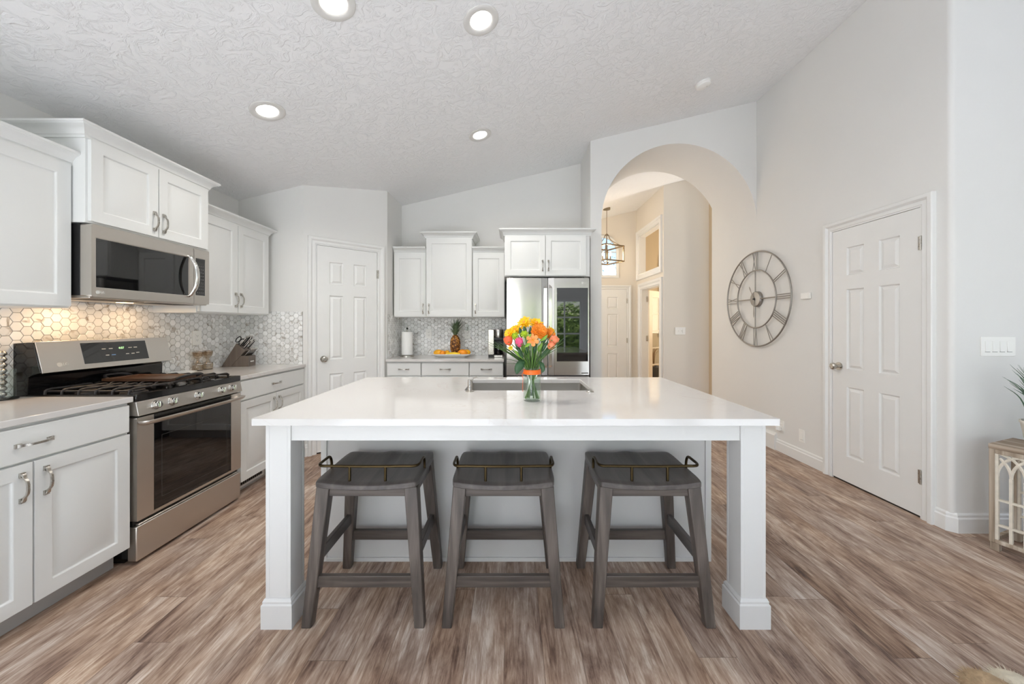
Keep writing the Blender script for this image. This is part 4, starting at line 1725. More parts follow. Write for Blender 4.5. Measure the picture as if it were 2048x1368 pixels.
m.box(0.05, W - 0.05, -0.03, -0.004, 0.66, 0.69)
m.build('drawer_handle', 'chrome', fr, bevel=0.004)
m = MB()
m.box(0.012, 0.05, 0.03, 0.07, 1.812, 1.826)
m.box(W - 0.05, W - 0.012, 0.03, 0.07, 1.812, 1.826)
m.build('hinge_cover', 'dark_metal', fr, bevel=0.003)
badge(dd[1], (0.827, -0.0052, 1.756), 0.024, FACE, (0, -1, 0))
m = MB()
m.box(0.815, 0.890, -0.0045, -0.002, 0.772, 0.784)
m.build('name_plate', 'grey_print', dd[1], smooth=0)

# ================================================================== bar stools
def make_stool(label, loc):
    t = thing('bar_stool', label, 'stool', loc, 0, 'dark wood bar stools under the island')
    # saddle seat
    m = MB()
    nx, ny = 28, 20
    hw, hd = 0.2285, 0.188
    top, bot = [], []
    for j in range(ny + 1):
        v_ = -1 + 2 * j / ny
        r1, r2 = [], []
        for i in range(nx + 1):
            u_ = -1 + 2 * i / nx
            x = hw * u_ * (1 - 0.045 * abs(v_) ** 7)
            y = hd * v_ * (1 - 0.050 * abs(u_) ** 7) - 0.010 * (1 - u_ * u_) * max(0, -v_) ** 3
            dish = 0.016 * (1 - u_ * u_) ** 1.3
            hump = 0.008 * math.exp(-(u_ / 0.22) ** 2) * max(0, v_) ** 2
            edge = max(abs(u_), abs(v_))
            z = 0.619 + 0.005 * (1 + v_) - dish * (0.55 + 0.45 * (1 - abs(v_) ** 3)) + hump - 0.006 * max(0, edge - 0.9) / 0.1
            r1.append(m.v(x, y, z))
            r2.append(m.v(x, y, 0.591 - 0.007 * (1 - u_ * u_)))
        top.append(r1)
        bot.append(r2)
    for j in range(ny):
        for i in range(nx):
            m.f([top[j][i], top[j][i + 1], top[j + 1][i + 1], top[j + 1][i]])
            m.f([bot[j][i], bot[j + 1][i], bot[j + 1][i + 1], bot[j][i + 1]])
    for i in range(nx):
        m.f([top[0][i], bot[0][i], bot[0][i + 1], top[0][i + 1]])
        m.f([top[ny][i], top[ny][i + 1], bot[ny][i + 1], bot[ny][i]])
    for j in range(ny):
        m.f([top[j][0], top[j + 1][0], bot[j + 1][0], bot[j][0]])
        m.f([top[j][nx], bot[j][nx], bot[j + 1][nx], top[j + 1][nx]])
    m.build('seat', 'stool_seat', t, bevel=0.004, smooth=40)
    # four splayed legs
    for sx in (-1, 1):
        for sy in (-1, 1):
            yb, yt = (-0.212, -0.168) if sy < 0 else (0.212, 0.172)

            def sec(xc, yo, a, z):
                x0, x1 = sorted((sx * xc, sx * (xc - a)))
                y0, y1 = sorted((yo, yo - sy * a * 0.95))
                return [(x0, y0, z), (x1, y0, z), (x1, y1, z), (x0, y1, z)]
            m = MB()
            m.hexa(sec(0.264, yb, 0.043, 0.0), sec(0.222, yt, 0.058, 0.589))
            m.build('leg', 'stool', t, bevel=0.004)

    def leg_x(z):
        return 0.264 - 0.042 * z / 0.586

    def leg_y(z, s):
        return -0.212 + 0.044 * z / 0.586 if s < 0 else 0.212 - 0.040 * z / 0.586
    for s in (-1, 1):
        z0, z1 = 0.158, 0.208
        m = MB()
        y0 = leg_y(0.18, s) - s * 0.012
        a, b = leg_x(z0) - 0.040, leg_x(z1) - 0.040
        m.hexa([(-a, min(y0, y0 - s * 0.022), z0), (a, min(y0, y0 - s * 0.022), z0), (a, max(y0, y0 - s * 0.022), z0), (-a, max(y0, y0 - s * 0.022), z0)],
               [(-b, min(y0, y0 - s * 0.022), z1), (b, min(y0, y0 - s * 0.022), z1), (b, max(y0, y0 - s * 0.022), z1), (-b, max(y0, y0 - s * 0.022), z1)])
        m.build('stretcher', 'stool_h', t, bevel=0.003)
        m = MB()
        y1 = leg_y(0.56, s) - s * 0.010
        m.box(-0.175, 0.175, min(y1, y1 - s * 0.020), max(y1, y1 - s * 0.020), 0.543, 0.588)
        m.build('apron', 'stool_h', t, bevel=0.002)
        m = MB()
        x = s * (leg_x(0.28) - 0.016)
        m.box(min(x, x - s * 0.022), max(x, x - s * 0.022), leg_y(0.28, -1) + 0.034, leg_y(0.28, 1) - 0.034, 0.252, 0.306)
        m.build('side_stretcher', 'stool_seat', t, bevel=0.003)
        m = MB()
        x = s * (leg_x(0.56) - 0.012)
        m.box(min(x, x - s * 0.020), max(x, x - s * 0.020), -0.125, 0.125, 0.540, 0.588)
        m.build('side_apron', 'stool_seat', t, bevel=0.002)
    # low metal gallery rail with two posts
    m = MB()
    half = [(-0.222, -0.028, 0.606), (-0.222, -0.030, 0.650), (-0.223, -0.046, 0.676), (-0.223, -0.085, 0.678), (-0.222, -0.132, 0.676), (-0.205, -0.153, 0.675), (-0.16, -0.155, 0.675)]
    path = smooth_path(half, 5) + [(-0.05, -0.157, 0.674), (0.05, -0.157, 0.674)] + [Vector((-p[0], p[1], p[2])) for p in reversed(smooth_path(half, 5))]
    m.tube(path, 0.0062, 10)
    rail = m.build('gallery_rail', 'bronze', t)
    for s in (-1, 1):
        m = MB()
        m.cyl((s * 0.079, -0.157, 0.600), (s * 0.079, -0.156, 0.672), 0.0062, n=12)
        m.build('rail_post', 'bronze', t)
    return t


SY = 1.773
st0 = make_stool('dark wooden saddle-seat bar stool at the left end of the island', (-0.640, SY, 0))
dup(st0, 'dark wooden saddle-seat bar stool in the middle of the three at the island', (-0.038, SY, 0))
dup(st0, 'dark wooden saddle-seat bar stool at the right end of the island', (0.610, SY, 0))

# ================================================================== bouquet in a glass jar
VX, VY = 0.104, 1.895
t = thing('vase', 'clear glass jar vase with an orange ribbon on the island', 'vase', (VX, VY, IT))
m = MB()
m.lathe([(0.0005, 0.0), (0.040, 0.0), (0.045, 0.004), (0.046, 0.012), (0.046, 0.130), (0.044, 0.142), (0.0415, 0.150), (0.0415, 0.168), (0.043, 0.171),
         (0.040, 0.171), (0.039, 0.150), (0.0415, 0.141), (0.043, 0.128), (0.043, 0.012), (0.036, 0.007), (0.0005, 0.007)], 40, cap0=False, cap1=False)
m.build('jar', 'vase_glass', t, smooth=50)
m = MB()
m.lathe([(0.0005, 0.008), (0.035, 0.008), (0.0424, 0.014), (0.0424, 0.110), (0.0005, 0.110)], 40, cap0=False, cap1=False)
m.build('water', 'water', t, smooth=50)
m = MB()
m.lathe([(0.0432, 0.138), (0.0455, 0.140), (0.0450, 0.150), (0.0448, 0.160), (0.0432, 0.162), (0.0425, 0.150)], 40, cap0=False, cap1=False)
m.build('ribbon', 'ribbon', t, smooth=50)
m = MB()
rows = []
for p, wd in (((-0.044, -0.005, 0.150), 0.006), ((-0.052, -0.010, 0.135), 0.003), ((-0.047, -0.012, 0.115), 0.002), ((-0.049, -0.012, 0.090), 0.004), ((-0.050, -0.010, 0.060), 0.005), ((-0.048, -0.008, 0.048), 0.004)):
    p = Vector(p)
    rows.append([m.v(p + Vector((-0.001, -wd, 0))), m.v(p + Vector((-0.001, wd, 0))), m.v(p + Vector((0.001, wd, 0))), m.v(p + Vector((0.001, -wd, 0)))])
for A, B in zip(rows, rows[1:]):
    for k in range(4):
        m.f([A[k], A[(k + 1) % 4], B[(k + 1) % 4], B[k]])
m.build('ribbon_tail', 'ribbon', t)


def bq(u, v, dy=0.0):
    """point of the bouquet in the vase's own neighbourhood, from its place in the photo"""
    Y = VY + dy
    return Vector(((u - 1024) * Y / F, Y, EYE - (v - 650) * Y / F))


def frame(nrm):
    n = Vector(nrm).normalized()
    a = n.cross(Vector((0, 0, 1)))
    if a.length < 0.05:
        a = Vector((1, 0, 0))
    a.normalize()
    b = n.cross(a)
    return n, a, b


def petal(m, c, n, d, L, wd, lift, curl, base=0.12, cup=0.15):
    """curved petal from centre c along d, rising along n"""
    s = n.cross(d)
    K, J = 7, 4
    g = []
    for i in range(K + 1):
        t_ = i / K
        wv = wd * (base + (1 - base) * math.sin(min(1, t_ * 1.15) * PI * 0.62)) * (1.0 if t_ < 0.82 else math.sqrt(max(0.0, 1 - ((t_ - 0.82) / 0.18) ** 2)) * 0.9 + 0.1)
        row = []
        for j in range(J + 1):
            q = -1 + 2 * j / J
            row.append(m.v(c + d * (L * t_ * math.cos(lift * 0.4)) + s * (wv * q) + n * (L * (math.sin(lift) * t_ + curl * t_ * t_) + cup * wd * q * q)))
        g.append(row)
    for i in range(K):
        for j in range(J):
            m.f([g[i][j], g[i][j + 1], g[i + 1][j + 1], g[i + 1][j]])


def solidify(o, th=0.0008):
    md = o.modifiers.new('thickness', 'SOLIDIFY')
    md.thickness = th
    return o


rb = random.Random(5)
NECK = Vector((VX, VY, IT + 0.165))


def stem_for(t, head, k, r=0.0024, mat='stem'):
    """stem from the flower head through the neck of the jar to its bottom"""
    o = t.location
    a = rb.uniform(0, 2 * PI)
    dirx = (head.x - VX)
    neck = NECK + Vector((max(-0.027, min(0.027, dirx * 0.30)) + rb.uniform(-0.006, 0.006), rb.uniform(-0.024, 0.024), 0))
    foot = Vector((VX - dirx * 0.62 + rb.uniform(-0.010, 0.010), VY + rb.uniform(-0.026, 0.026), IT + 0.012))
    d2 = Vector((foot.x - VX, foot.y - VY, 0))
    if d2.length > 0.036:
        d2 = d2.normalized() * 0.036
        foot = Vector((VX + d2.x, VY + d2.y, IT + 0.012))
    mid = (neck + head) / 2 + Vector((-dirx * 0.12, 0, 0.004))
    m = MB()
    m.tube([p - o for p in smooth_path([foot, neck, mid, head], 6)], r, 8)
    return m.build('stem', mat, t)


def flower(name, label, cat, head, mat, build_head, centre=None, group=None):
    t = thing(name, label, cat, head, 0, group)
    build_head(t)
    stem_for(t, head, 0)
    return t


GRP = 'flowers of the bouquet'


def daisy(label, u, v, r, nrm, mat='yellow', layers=3, n=15, dy=0.0, centre='orange', name='yellow_chrysanthemum'):
    head = bq(u, v, dy)

    def bh(t):
        nn, a, b = frame(nrm)
        m = MB()
        for l in range(layers):
            L = r * (1 - 0.22 * l)
            for k in range(n):
                ang = 2 * PI * (k + 0.5 * (l % 2)) / n + rb.uniform(-0.08, 0.08)
                d = a * math.cos(ang) + b * math.sin(ang)
                petal(m, nn * 0.002 * l, nn, d, L * rb.uniform(0.82, 1.14), r * 0.135, 0.10 + 0.36 * l + rb.uniform(-0.12, 0.12), -0.08)
        solidify(m.build('petals', mat, t))
        m = MB()
        m.ball(nn * 0.006, r * 0.24, fn=lambda d_: 1 + 0.08 * math.sin(d_.x * 30) * math.sin(d_.y * 30))
        m.build('flower_centre', centre, t)
    return flower(name, label, 'flower', head, mat, bh, group=GRP)


def ruffled(label, u, v, r, nrm, mat, dy=0.0, name='orange_carnation', n=22):
    head = bq(u, v, dy)

    def bh(t):
        nn, a, b = frame(nrm)
        m = MB()
        for l, (rad, lift) in enumerate(((1.0, 0.15), (0.9, 0.5), (0.72, 0.85), (0.5, 1.15), (0.3, 1.4))):
            k_ = max(5, int(n * (1 - 0.15 * l)) // 2)
            for k in range(k_):
                ang = 2 * PI * (k + 0.37 * l) / k_ + rb.uniform(-0.1, 0.1)
                d = a * math.cos(ang) + b * math.sin(ang)
                petal(m, nn * 0.001 * l, nn, d, r * rad * rb.uniform(0.92, 1.08), r * 0.34, lift, -0.06, 0.25, 0.35)
        solidify(m.build('petals', mat, t))
        m = MB()
        m.lathe([(0.002, -0.012), (0.006, -0.008), (0.008, 0.0)], 12)
        m.build('calyx', 'stem', t)
    return flower(name, label, 'flower', head, mat, bh, group=GRP)


def rose(label, u, v, rx, rz, lean, mat, dy=0.0, name='rose'):
    head = bq(u, v, dy)

    def bh(t):
        ax = Vector((lean, -0.25, 1)).normalized()
        _, a, b = frame(ax)
        m = MB()
        for l in range(5):
            npet = 3 + l // 2
            rad = rx * (0.34 + 0.66 * l / 4)
            hgt = rz * (1.04 - 0.06 * l)
            for k in range(npet):
                a0 = 2 * PI * (k + 0.41 * l) / npet
                span = 2 * PI / npet * 0.72
                g = []
                for i in range(7):
                    tt = i / 6
                    row = []
                    for j in range(7):
                        q = -1 + 2 * j / 6
                        ang = a0 + span * q
                        prof = math.sin(PI * (0.12 + 0.60 * tt)) ** 0.8
                        rr = rad * prof * (1 + (0.16 if tt > 0.85 and l > 2 else 0) * (tt - 0.85) / 0.15)
                        z = -hgt + 2 * hgt * tt * (1 - 0.10 * q * q)
                        row.append(m.v(a * math.cos(ang) * rr + b * math.sin(ang) * rr + ax * z))
                    g.append(row)
                for i in range(6):
                    for j in range(6):
                        m.f([g[i][j], g[i][j + 1], g[i + 1][j + 1], g[i + 1][j]])
        solidify(m.build('petals', mat, t), 0.0010)
        m = MB()
        for k in range(5):
            ang = 2 * PI * k / 5
            d = a * math.cos(ang) + b * math.sin(ang)
            petal(m, -ax * rz, ax, d, rx * 1.2, rx * 0.25, 0.9, 0.2)
        solidify(m.build('sepals', 'stem', t))
    return flower(name, label, 'flower', head, mat, bh, group=GRP)


daisy('yellow chrysanthemum at the top left of the bouquet', 1049, 646, 0.040, (-0.35, -0.75, 0.6), dy=0.00)
daisy('yellow chrysanthemum at the top right of the bouquet above the carnation', 1072, 648, 0.044, (0.2, -0.6, 0.8), dy=0.02)
daisy('yellow chrysanthemum at the upper left of the bouquet', 1032, 661, 0.038, (-0.4, -0.7, 0.55), dy=0.01)
daisy('yellow chrysanthemum at the far left of the bouquet above the coral rose', 1020, 667, 0.036, (-0.6, -0.7, 0.3), dy=-0.01)
daisy('yellow chrysanthemum at the right edge of the bouquet', 1100, 664, 0.033, (0.6, -0.6, 0.4), dy=0.03)
daisy('lime green button flower right of centre beside the carnation', 1049, 668, 0.023, (-0.1, -0.9, 0.4), 'lime', 4, 12, -0.035, 'lime', 'button_chrysanthemum')
daisy('lime green button flower between coral rose and pink rose', 1030, 672, 0.024, (-0.3, -0.9, 0.3), 'lime', 4, 12, -0.025, 'lime', 'button_chrysanthemum')
ruffled('large orange carnation in the centre of the bouquet', 1078, 664, 0.044, (0.1, -0.85, 0.45), 'orange', -0.03)
ruffled('orange carnation at the right behind the salmon rose', 1098, 669, 0.032, (0.5, -0.7, 0.4), 'orange', 0.0)
rose('coral rose at the left edge of the bouquet', 1017, 682, 0.023, 0.025, -0.35, 'coral', -0.03)
rose('pink rose low on the left of the bouquet', 1038.5, 685, 0.020, 0.025, -0.1, 'pink', -0.055)
rose('salmon rose at the right edge of the bouquet', 1107, 681, 0.026, 0.027, 0.5, 'salmon', -0.02)
rose('small salmon rose below the other salmon rose', 1102, 692, 0.019, 0.022, 0.45, 'salmon', -0.04)
daisy('orange spray flower drooping below the coral rose', 1022, 695, 0.017, (-0.4, -0.8, -0.2), 'yellow', 2, 8, -0.035, 'lime', 'spray_chrysanthemum')
# lily of five broad petals
head = bq(1065, 680, -0.062)
t = thing('alstroemeria', 'peach alstroemeria with five broad petals at the front of the bouquet', 'flower', head, 0, GRP)
nn, a, b = frame((0.05, -1, 0.1))
m = MB()
for k in range(6):
    ang = R(90 + 60 * k + 8)
    petal(m, Vector((0, 0, 0)), nn, a * math.cos(ang) + b * math.sin(ang), 0.034, 0.0105, 0.40, -0.25, 0.15, 0.35)
solidify(m.build('petals', 'peach', t))
m = MB()
for k in range(5):
    ang = 2 * PI * k / 5
    m.tube([(0, 0, 0), nn * 0.010 + (a * math.cos(ang) + b * math.sin(ang)) * 0.003, nn * 0.018 + (a * math.cos(ang) + b * math.sin(ang)) * 0.007], 0.0007, 5)
m.build('stamens', 'yellow', t)
stem_for(t, head, 0)


def leaf_shape(m, path, wd, n, tip=1.0):
    """leaf blade along path with half-width wd, facing n"""
    P = smooth_path(path, 5)
    K = len(P) - 1
    rows = []
    for i, p in enumerate(P):
        t_ = i / K
        d = (P[min(i + 1, K)] - P[max(i - 1, 0)]).normalized()
        s = d.cross(Vector(n)).normalized()
        ww = wd * (math.sin(PI * min(1, 0.06 + 0.94 * t_)) ** 0.75 if tip == 1.0 else (1 - t_ ** 2.2) * min(1, 0.5 + t_ * 2) + 0.02)
        rows.append([m.v(p - s * ww), m.v(p + Vector(n).normalized() * (-0.12 * ww)), m.v(p + s * ww)])
    for A, B in zip(rows, rows[1:]):
        for k in range(2):
            m.f([A[k], A[k + 1], B[k + 1], B[k]])


def leaf(label, pts, wd, mat, n=(0, -1, 0.2), group='leaves of the bouquet', name='leaf_sprig'):
    o = pts[0]
    t = thing(name, label, 'leaf', o, 0, group)
    m = MB()
    leaf_shape(m, [p - o for p in pts], wd, n)
    solidify(m.build('leaf_blade', mat, t))
    stem_for(t, pts[0], 0, 0.0016)
    return t


leaf('broad dark green leaf hanging left of the jar neck', [bq(1049, 722, -0.03), bq(1043, 727, -0.045), bq(1036, 737, -0.05), bq(1033, 749, -0.05)], 0.0215, 'leaf', (0.1, -1, 0.1))
leaf('broad dark green leaf hanging right of the jar neck', [bq(1077, 724, -0.03), bq(1083, 729, -0.045), bq(1086, 738, -0.05), bq(1084, 746, -0.05)], 0.012, 'leaf', (-0.2, -1, 0.1))
leaf('light green leaf below the alstroemeria', [bq(1049, 694, -0.06), bq(1055, 690, -0.075), bq(1062, 687, -0.08)], 0.008, 'leaf_light')
leaf('light green leaf right of the alstroemeria', [bq(1080, 682, -0.05), bq(1088, 677, -0.065), bq(1096, 669, -0.07)], 0.007, 'leaf_light')
leaf('light green leaf between pink rose and carnation', [bq(1052, 676, -0.06), bq(1058, 672, -0.07), bq(1063, 668, -0.075)], 0.007, 'leaf_light')
leaf('dark green leaf between the yellow flowers and the carnation', [bq(1050, 668, -0.03), bq(1050, 660, -0.04), bq(1047, 652, -0.04)], 0.009, 'leaf')
leaf('dark green leaf under the pink rose', [bq(1046, 716, -0.03), bq(1041, 706, -0.045), bq(1036, 697, -0.05)], 0.010, 'leaf')
leaf('dark green leaf under the salmon roses', [bq(1082, 714, -0.02), bq(1091, 705, -0.035), bq(1099, 699, -0.045)], 0.010, 'leaf')
leaf('lime leaf drooping left under the coral rose', [bq(1044, 716, -0.03), bq(1036, 708, -0.045), bq(1028, 700, -0.05)], 0.008, 'leaf_light')


for u_, v_, dx_, mt_ in ((1034, 690, -5, 'leaf'), (1045, 692, -2, 'leaf_light'), (1054, 697, 1, 'leaf'), (1070, 694, 2, 'leaf'), (1081, 692, 4, 'leaf_light'), (1090, 690, 6, 'leaf'), (1061, 661, 0, 'leaf'), (1041, 662, -2, 'leaf'), (1088, 677, 5, 'leaf')):
    leaf('small green filler leaf between the flowers of the bouquet', [bq(u_ - dx_, v_ + 13, -0.02), bq(u_ - dx_ * 0.3, v_ + 4, -0.03), bq(u_ + dx_, v_ - 8, -0.03)], 0.0095, mt_, group='filler leaves of the bouquet')


def grass(label, u, v, dy, wd=0.0046, sag=0.0, group=None):
    tip = bq(u, v, dy)
    o = NECK.copy()
    t = thing('grass_blade', label, 'grass blade', o, 0, group)
    k = (tip - NECK) * 1.12
    start = Vector((-k.x * 0.08 * 0.5, 0, -0.14))
    start.x = max(-0.028, min(0.028, start.x))
    p = [start, Vector((max(-0.03, min(0.03, k.x * 0.12)), k.y * 0.1, 0.0)), k * 0.5 + Vector((0, 0, 0.012 + sag)), k]
    m = MB()
    leaf_shape(m, p, wd, (0.25, -1, 0.35), 0.5)
    solidify(m.build('blade', 'blade', t), 0.0007)
    return t


GL = 'grass blades fanning out on the left of the bouquet'
GR = 'grass blades fanning out on the right of the bouquet'
for u, v, dy in ((980, 687, -0.02), (984, 693, -0.05), (991, 686, 0.01), (997, 692, -0.06), (1004, 689, 0.0), (1000, 698, -0.03)):
    grass('slender green grass blade pointing up and left out of the bouquet', u, v, dy, group=GL)
for u, v, dy in ((1009, 719, -0.04), (1009, 728.5, -0.02)):
    grass('slender green grass blade sticking out level on the left of the bouquet', u, v, dy, 0.0022, 0.0, 'level grass blades of the bouquet')
for u, v, dy in ((1126, 679, -0.05), (1119, 686, -0.08), (1113, 694, -0.03), (1109, 664, -0.04), (1116, 676, 0.0), (1122, 689, -0.06), (1112, 700, -0.01)):
    grass('slender green grass blade pointing up and right out of the bouquet', u, v, dy, group=GR)
for k in range(12):
    grass('slender green stem standing upright in the middle of the jar', 1040 + k * 4.6, 700 - (k % 3) * 8, -0.05 + 0.018 * (k % 5), 0.0034, 0.0, 'upright stems in the jar')

# ================================================================== things on the worktops
# paper towel on its holder
t = thing('paper_towel_holder', 'round brushed nickel paper towel holder in the back corner', 'holder', (-1.292, 4.50, TOP))
m = MB()
m.lathe([(0.085, 0), (0.085, 0.010), (0.078, 0.016), (0.010, 0.018)], 32)
m.build('base', 'nickel', t)
m = MB()
m.cyl((0, 0, 0.016), (0, 0, 0.330), 0.006, n=12)
m.build('rod', 'nickel', t)
m = MB()
m.ball((0, 0, 0.342), 0.012, 0.012, 0.014)
m.build('finial', 'black_plastic', t)
m = MB()
m.lathe([(0.020, 0.0), (0.066, 0.0), (0.067, 0.004), (0.067, 0.276), (0.066, 0.280), (0.020, 0.280), (0.020, 0.0)], 36, cap0=False, cap1=False)
tag(m.build('paper_towel_roll', 'paper', loc=(-1.292, 4.50, TOP + 0.020)), 'white paper towel roll standing in the back corner', 'paper towel')

# fruit platter
PX, PY = -0.725, 4.42
t = thing('platter', 'long white ceramic platter holding fruit on the back worktop', 'platter', (PX, PY, TOP))
m = MB()
rows = [[(p[0], p[1], z) for p in rrect(hx, hy, r, 0)] for hx, hy, r, z in ((0.16, 0.075, 0.03, 0.0), (0.165, 0.08, 0.03, 0.004), (0.245, 0.130, 0.05, 0.036), (0.247, 0.131, 0.05, 0.041), (0.238, 0.124, 0.05, 0.040), (0.165, 0.08, 0.03, 0.012))]
rv = [[m.v(p) for p in r] for r in rows]
for A, B in zip(rv, rv[1:]):
    for k in range(len(A)):
        m.f([A[k], A[(k + 1) % len(A)], B[(k + 1) % len(A)], B[k]])
m.f(rv[0][::-1])
m.f(rv[-1])
m.build('dish', 'ceramic', t, smooth=40)
PZ = TOP + 0.013
t = thing('pineapple', 'whole pineapple with a leafy crown on the platter', 'pineapple', (PX + 0.030, PY + 0.055, PZ))
m = MB()
m.ball((0, 0, 0.130), 0.064, 0.064, 0.126, 28, 22, fn=lambda d: 1 + 0.03 * math.sin(d.z * 26 + math.atan2(d.y, d.x) * 5) * math.sin(d.z * 26 - math.atan2(d.y, d.x) * 5))
m.build('body', 'pineapple', t, smooth=60)
m = MB()
for k in range(46):
    a = k * 2.399
    q = k / 46
    tilt_ = 0.75 * (1 - q) + 0.10
    L = 0.085 + 0.085 * q
    d = Vector((math.cos(a) * math.sin(tilt_), math.sin(a) * math.sin(tilt_), math.cos(tilt_)))
    b0 = Vector((math.cos(a) * 0.014, math.sin(a) * 0.014, 0.245 + 0.05 * q))
    lean = Vector((0.025, 0, 0)) * q
    n_ = Vector((math.cos(a), math.sin(a), 0.2))
    leaf_shape(m, [b0, b0 + d * L * 0.5 + Vector((0, 0, 0.01)) + lean * 0.5, b0 + d * L + n_ * 0.02 + lean], 0.0085, n_, 0.5)
solidify(m.build('leaf_crown', 'pine_leaf', t), 0.0012)


def fruit(name, label, cat, loc, rx, ry, rz, mat, grp=None):
    t = thing(name, label, cat, loc, 0, grp)
    m = MB()
    m.ball((0, 0, 0), rx, ry, rz, 22, 14, fn=lambda d: 1 - 0.05 * d.x)
    m.build('skin', mat, t, smooth=60)
    m = MB()
    m.cyl((rx * 0.94, 0, rz * 0.1), (rx * 1.02, 0, rz * 0.12), 0.003, 0.002, 8)
    m.build('stem_end', 'pine_leaf', t)


fruit('mango', 'yellow mango at the left end of the platter', 'mango', (PX - 0.165, PY + 0.01, PZ + 0.036), 0.060, 0.042, 0.038, 'mango')
fruit('orange', 'orange left of the pineapple on the platter', 'orange', (PX - 0.108, PY - 0.030, PZ + 0.033), 0.034, 0.034, 0.033, 'orange_fruit')
fruit('orange', 'orange beside the banana on the platter', 'orange', (PX - 0.060, PY + 0.004, PZ + 0.033), 0.034, 0.034, 0.033, 'mango')
fruit('mango', 'orange-yellow mango right of the pineapple', 'mango', (PX + 0.130, PY - 0.012, PZ + 0.038), 0.058, 0.044, 0.040, 'orange_fruit')
fruit('mango', 'yellow mango at the right end of the platter', 'mango', (PX + 0.172, PY + 0.040, PZ + 0.036), 0.050, 0.040, 0.038, 'mango')
t = thing('banana', 'yellow banana at the front of the platter', 'banana', (PX + 0.020, PY - 0.062, PZ), 0)
bp_ = [(-0.085, 0, 0.020), (-0.05, 0.0, 0.026), (0.0, -0.004, 0.029), (0.05, 0.0, 0.026), (0.082, 0.004, 0.021)]
P = smooth_path(bp_, 6)
m = MB()
m.tube(P, 0.02, 10, radii=[0.006 + 0.013 * math.sin(PI * min(1, max(0, 0.08 + 0.84 * i / (len(P) - 1)))) ** 0.6 for i in range(len(P))])
m.build('peel', 'banana', t, smooth=50)
m = MB()
m.cyl(P[-1], P[-1] + Vector((0.014, 0.003, 0.006)), 0.0055, 0.004, 8)
m.build('stalk', 'pine_leaf', t)

# coffee maker
t = thing('coffee_maker', 'black and steel drip coffee maker beside the fridge', 'coffee maker', (-0.190, 4.40, TOP))
m = MB()
m.box(-0.090, 0.080, -0.085, 0.10, 0.0, 0.030)
m.box(-0.090, 0.080, 0.045, 0.10, 0.030, 0.330)
m.box(-0.030, 0.080, -0.07, 0.05, 0.205, 0.235)
m.build('body', 'black_plastic', t, bevel=0.004)
m = MB()
m.box(-0.094, -0.022, -0.075, 0.045, 0.030, 0.332)
m.build('water_tank', 'nickel', t, bevel=0.006)
m = MB()
m.lathe([(0.0005, 0.233), (0.052, 0.233), (0.054, 0.240), (0.054, 0.322), (0.050, 0.330), (0.0005, 0.330)], 28, (0.030, -0.012, 0), cap0=False, cap1=False)
m.build('brew_head', 'steel_v', t)
m = MB()
m.lathe([(0.0005, 0.032), (0.034, 0.032), (0.040, 0.045), (0.040, 0.120), (0.030, 0.150), (0.0005, 0.152)], 28, (0.030, -0.020, 0), cap0=False, cap1=False)
cf = m.build('carafe', 'black_glass', t)
m = MB()
m.box(-0.020, 0.078, -0.089, -0.083, 0.003, 0.028)
m.build('drip_tray', 'nickel', t, bevel=0.001)


# outlets and switches, local frame facing -y
def plate(label, loc, rz, w_, h_, kind, n=1, name='outlet', cat='outlet', grp=None):
    t = thing(name, label, cat, loc, rz, grp)
    m = MB()
    m.box(-w_ / 2, w_ / 2, -0.006, 0, -h_ / 2, h_ / 2)
    m.build('cover_plate', 'white_plastic', t, bevel=0.002)
    for i in range(n):
        x = (i - (n - 1) / 2) * 0.046
        if kind == 'outlet':
            m = MB()
            m.box(x - 0.017, x + 0.017, -0.009, -0.005, -0.034, 0.034)
            s = m.build('socket', 'white_plastic', t, bevel=0.001)
            for z in (-0.018, 0.018):
                m = MB()
                for dx in (-0.006, 0.006):
                    m.box(x + dx - 0.001, x + dx + 0.001, -0.0094, -0.0088, z - 0.004, z + 0.004)
                m.cyl((x, -0.0094, z - 0.009), (x, -0.0088, z - 0.009), 0.002, n=8)
                m.build('slots', 'black_plastic', s, smooth=0)
        elif kind == 'rocker':
            m = MB()
            m.hexa([(x - 0.016, -0.006, -0.033), (x + 0.016, -0.006, -0.033), (x + 0.016, -0.011, -0.033), (x - 0.016, -0.011, -0.033)],
                   [(x - 0.016, -0.006, 0.033), (x + 0.016, -0.006, 0.033), (x + 0.016, -0.008, 0.033), (x - 0.016, -0.008, 0.033)])
            m.build('rocker', 'white_plastic', t, bevel=0.001)
            m = MB()
            m.box(x - 0.0165, x + 0.0165, -0.0064, -0.0055, -0.036, -0.033)
            m.build('rocker_gap', 'grey_print', t, smooth=0)
        elif kind == 'toggle':
            m = MB()
            m.box(x - 0.005, x + 0.005, -0.016, -0.005, -0.002, 0.012)
            m.build('toggle', 'white_plastic', t, bevel=0.001)
    return t


plate('white outlet on the back hexagon tiles left of the pineapple', (-1.070, BACK - 0.0065, 1.190), 0, 0.075, 0.118, 'outlet')
t = plate('white outlet on the back hexagon tiles right of the pineapple', (-0.572, BACK - 0.0065, 1.185), 0, 0.078, 0.118, 'outlet')
t = thing('night_light', 'clear plug-in night light on the outlet right of the pineapple', 'night light', (-0.572, BACK - 0.0155, 1.215))
m = MB()
m.box(-0.018, 0.018, -0.018, -0.002, -0.012, 0.014)
m.build('plug', 'white_plastic', t, bevel=0.002)
m = MB()
m.lathe([(0.018, 0.0), (0.022, 0.02), (0.020, 0.06), (0.010, 0.078), (0.0005, 0.080)], 18, (0, -0.022, 0.012), cap0=False, cap1=False)
m.build('shade', 'vase_glass', t)
m = MB()
m.tube(smooth_path([(0, -0.022, 0.012), (0.004, -0.022, 0.04), (-0.003, -0.022, 0.06)], 5), 0.003, 6)
m.build('filament', 'nickel', t)
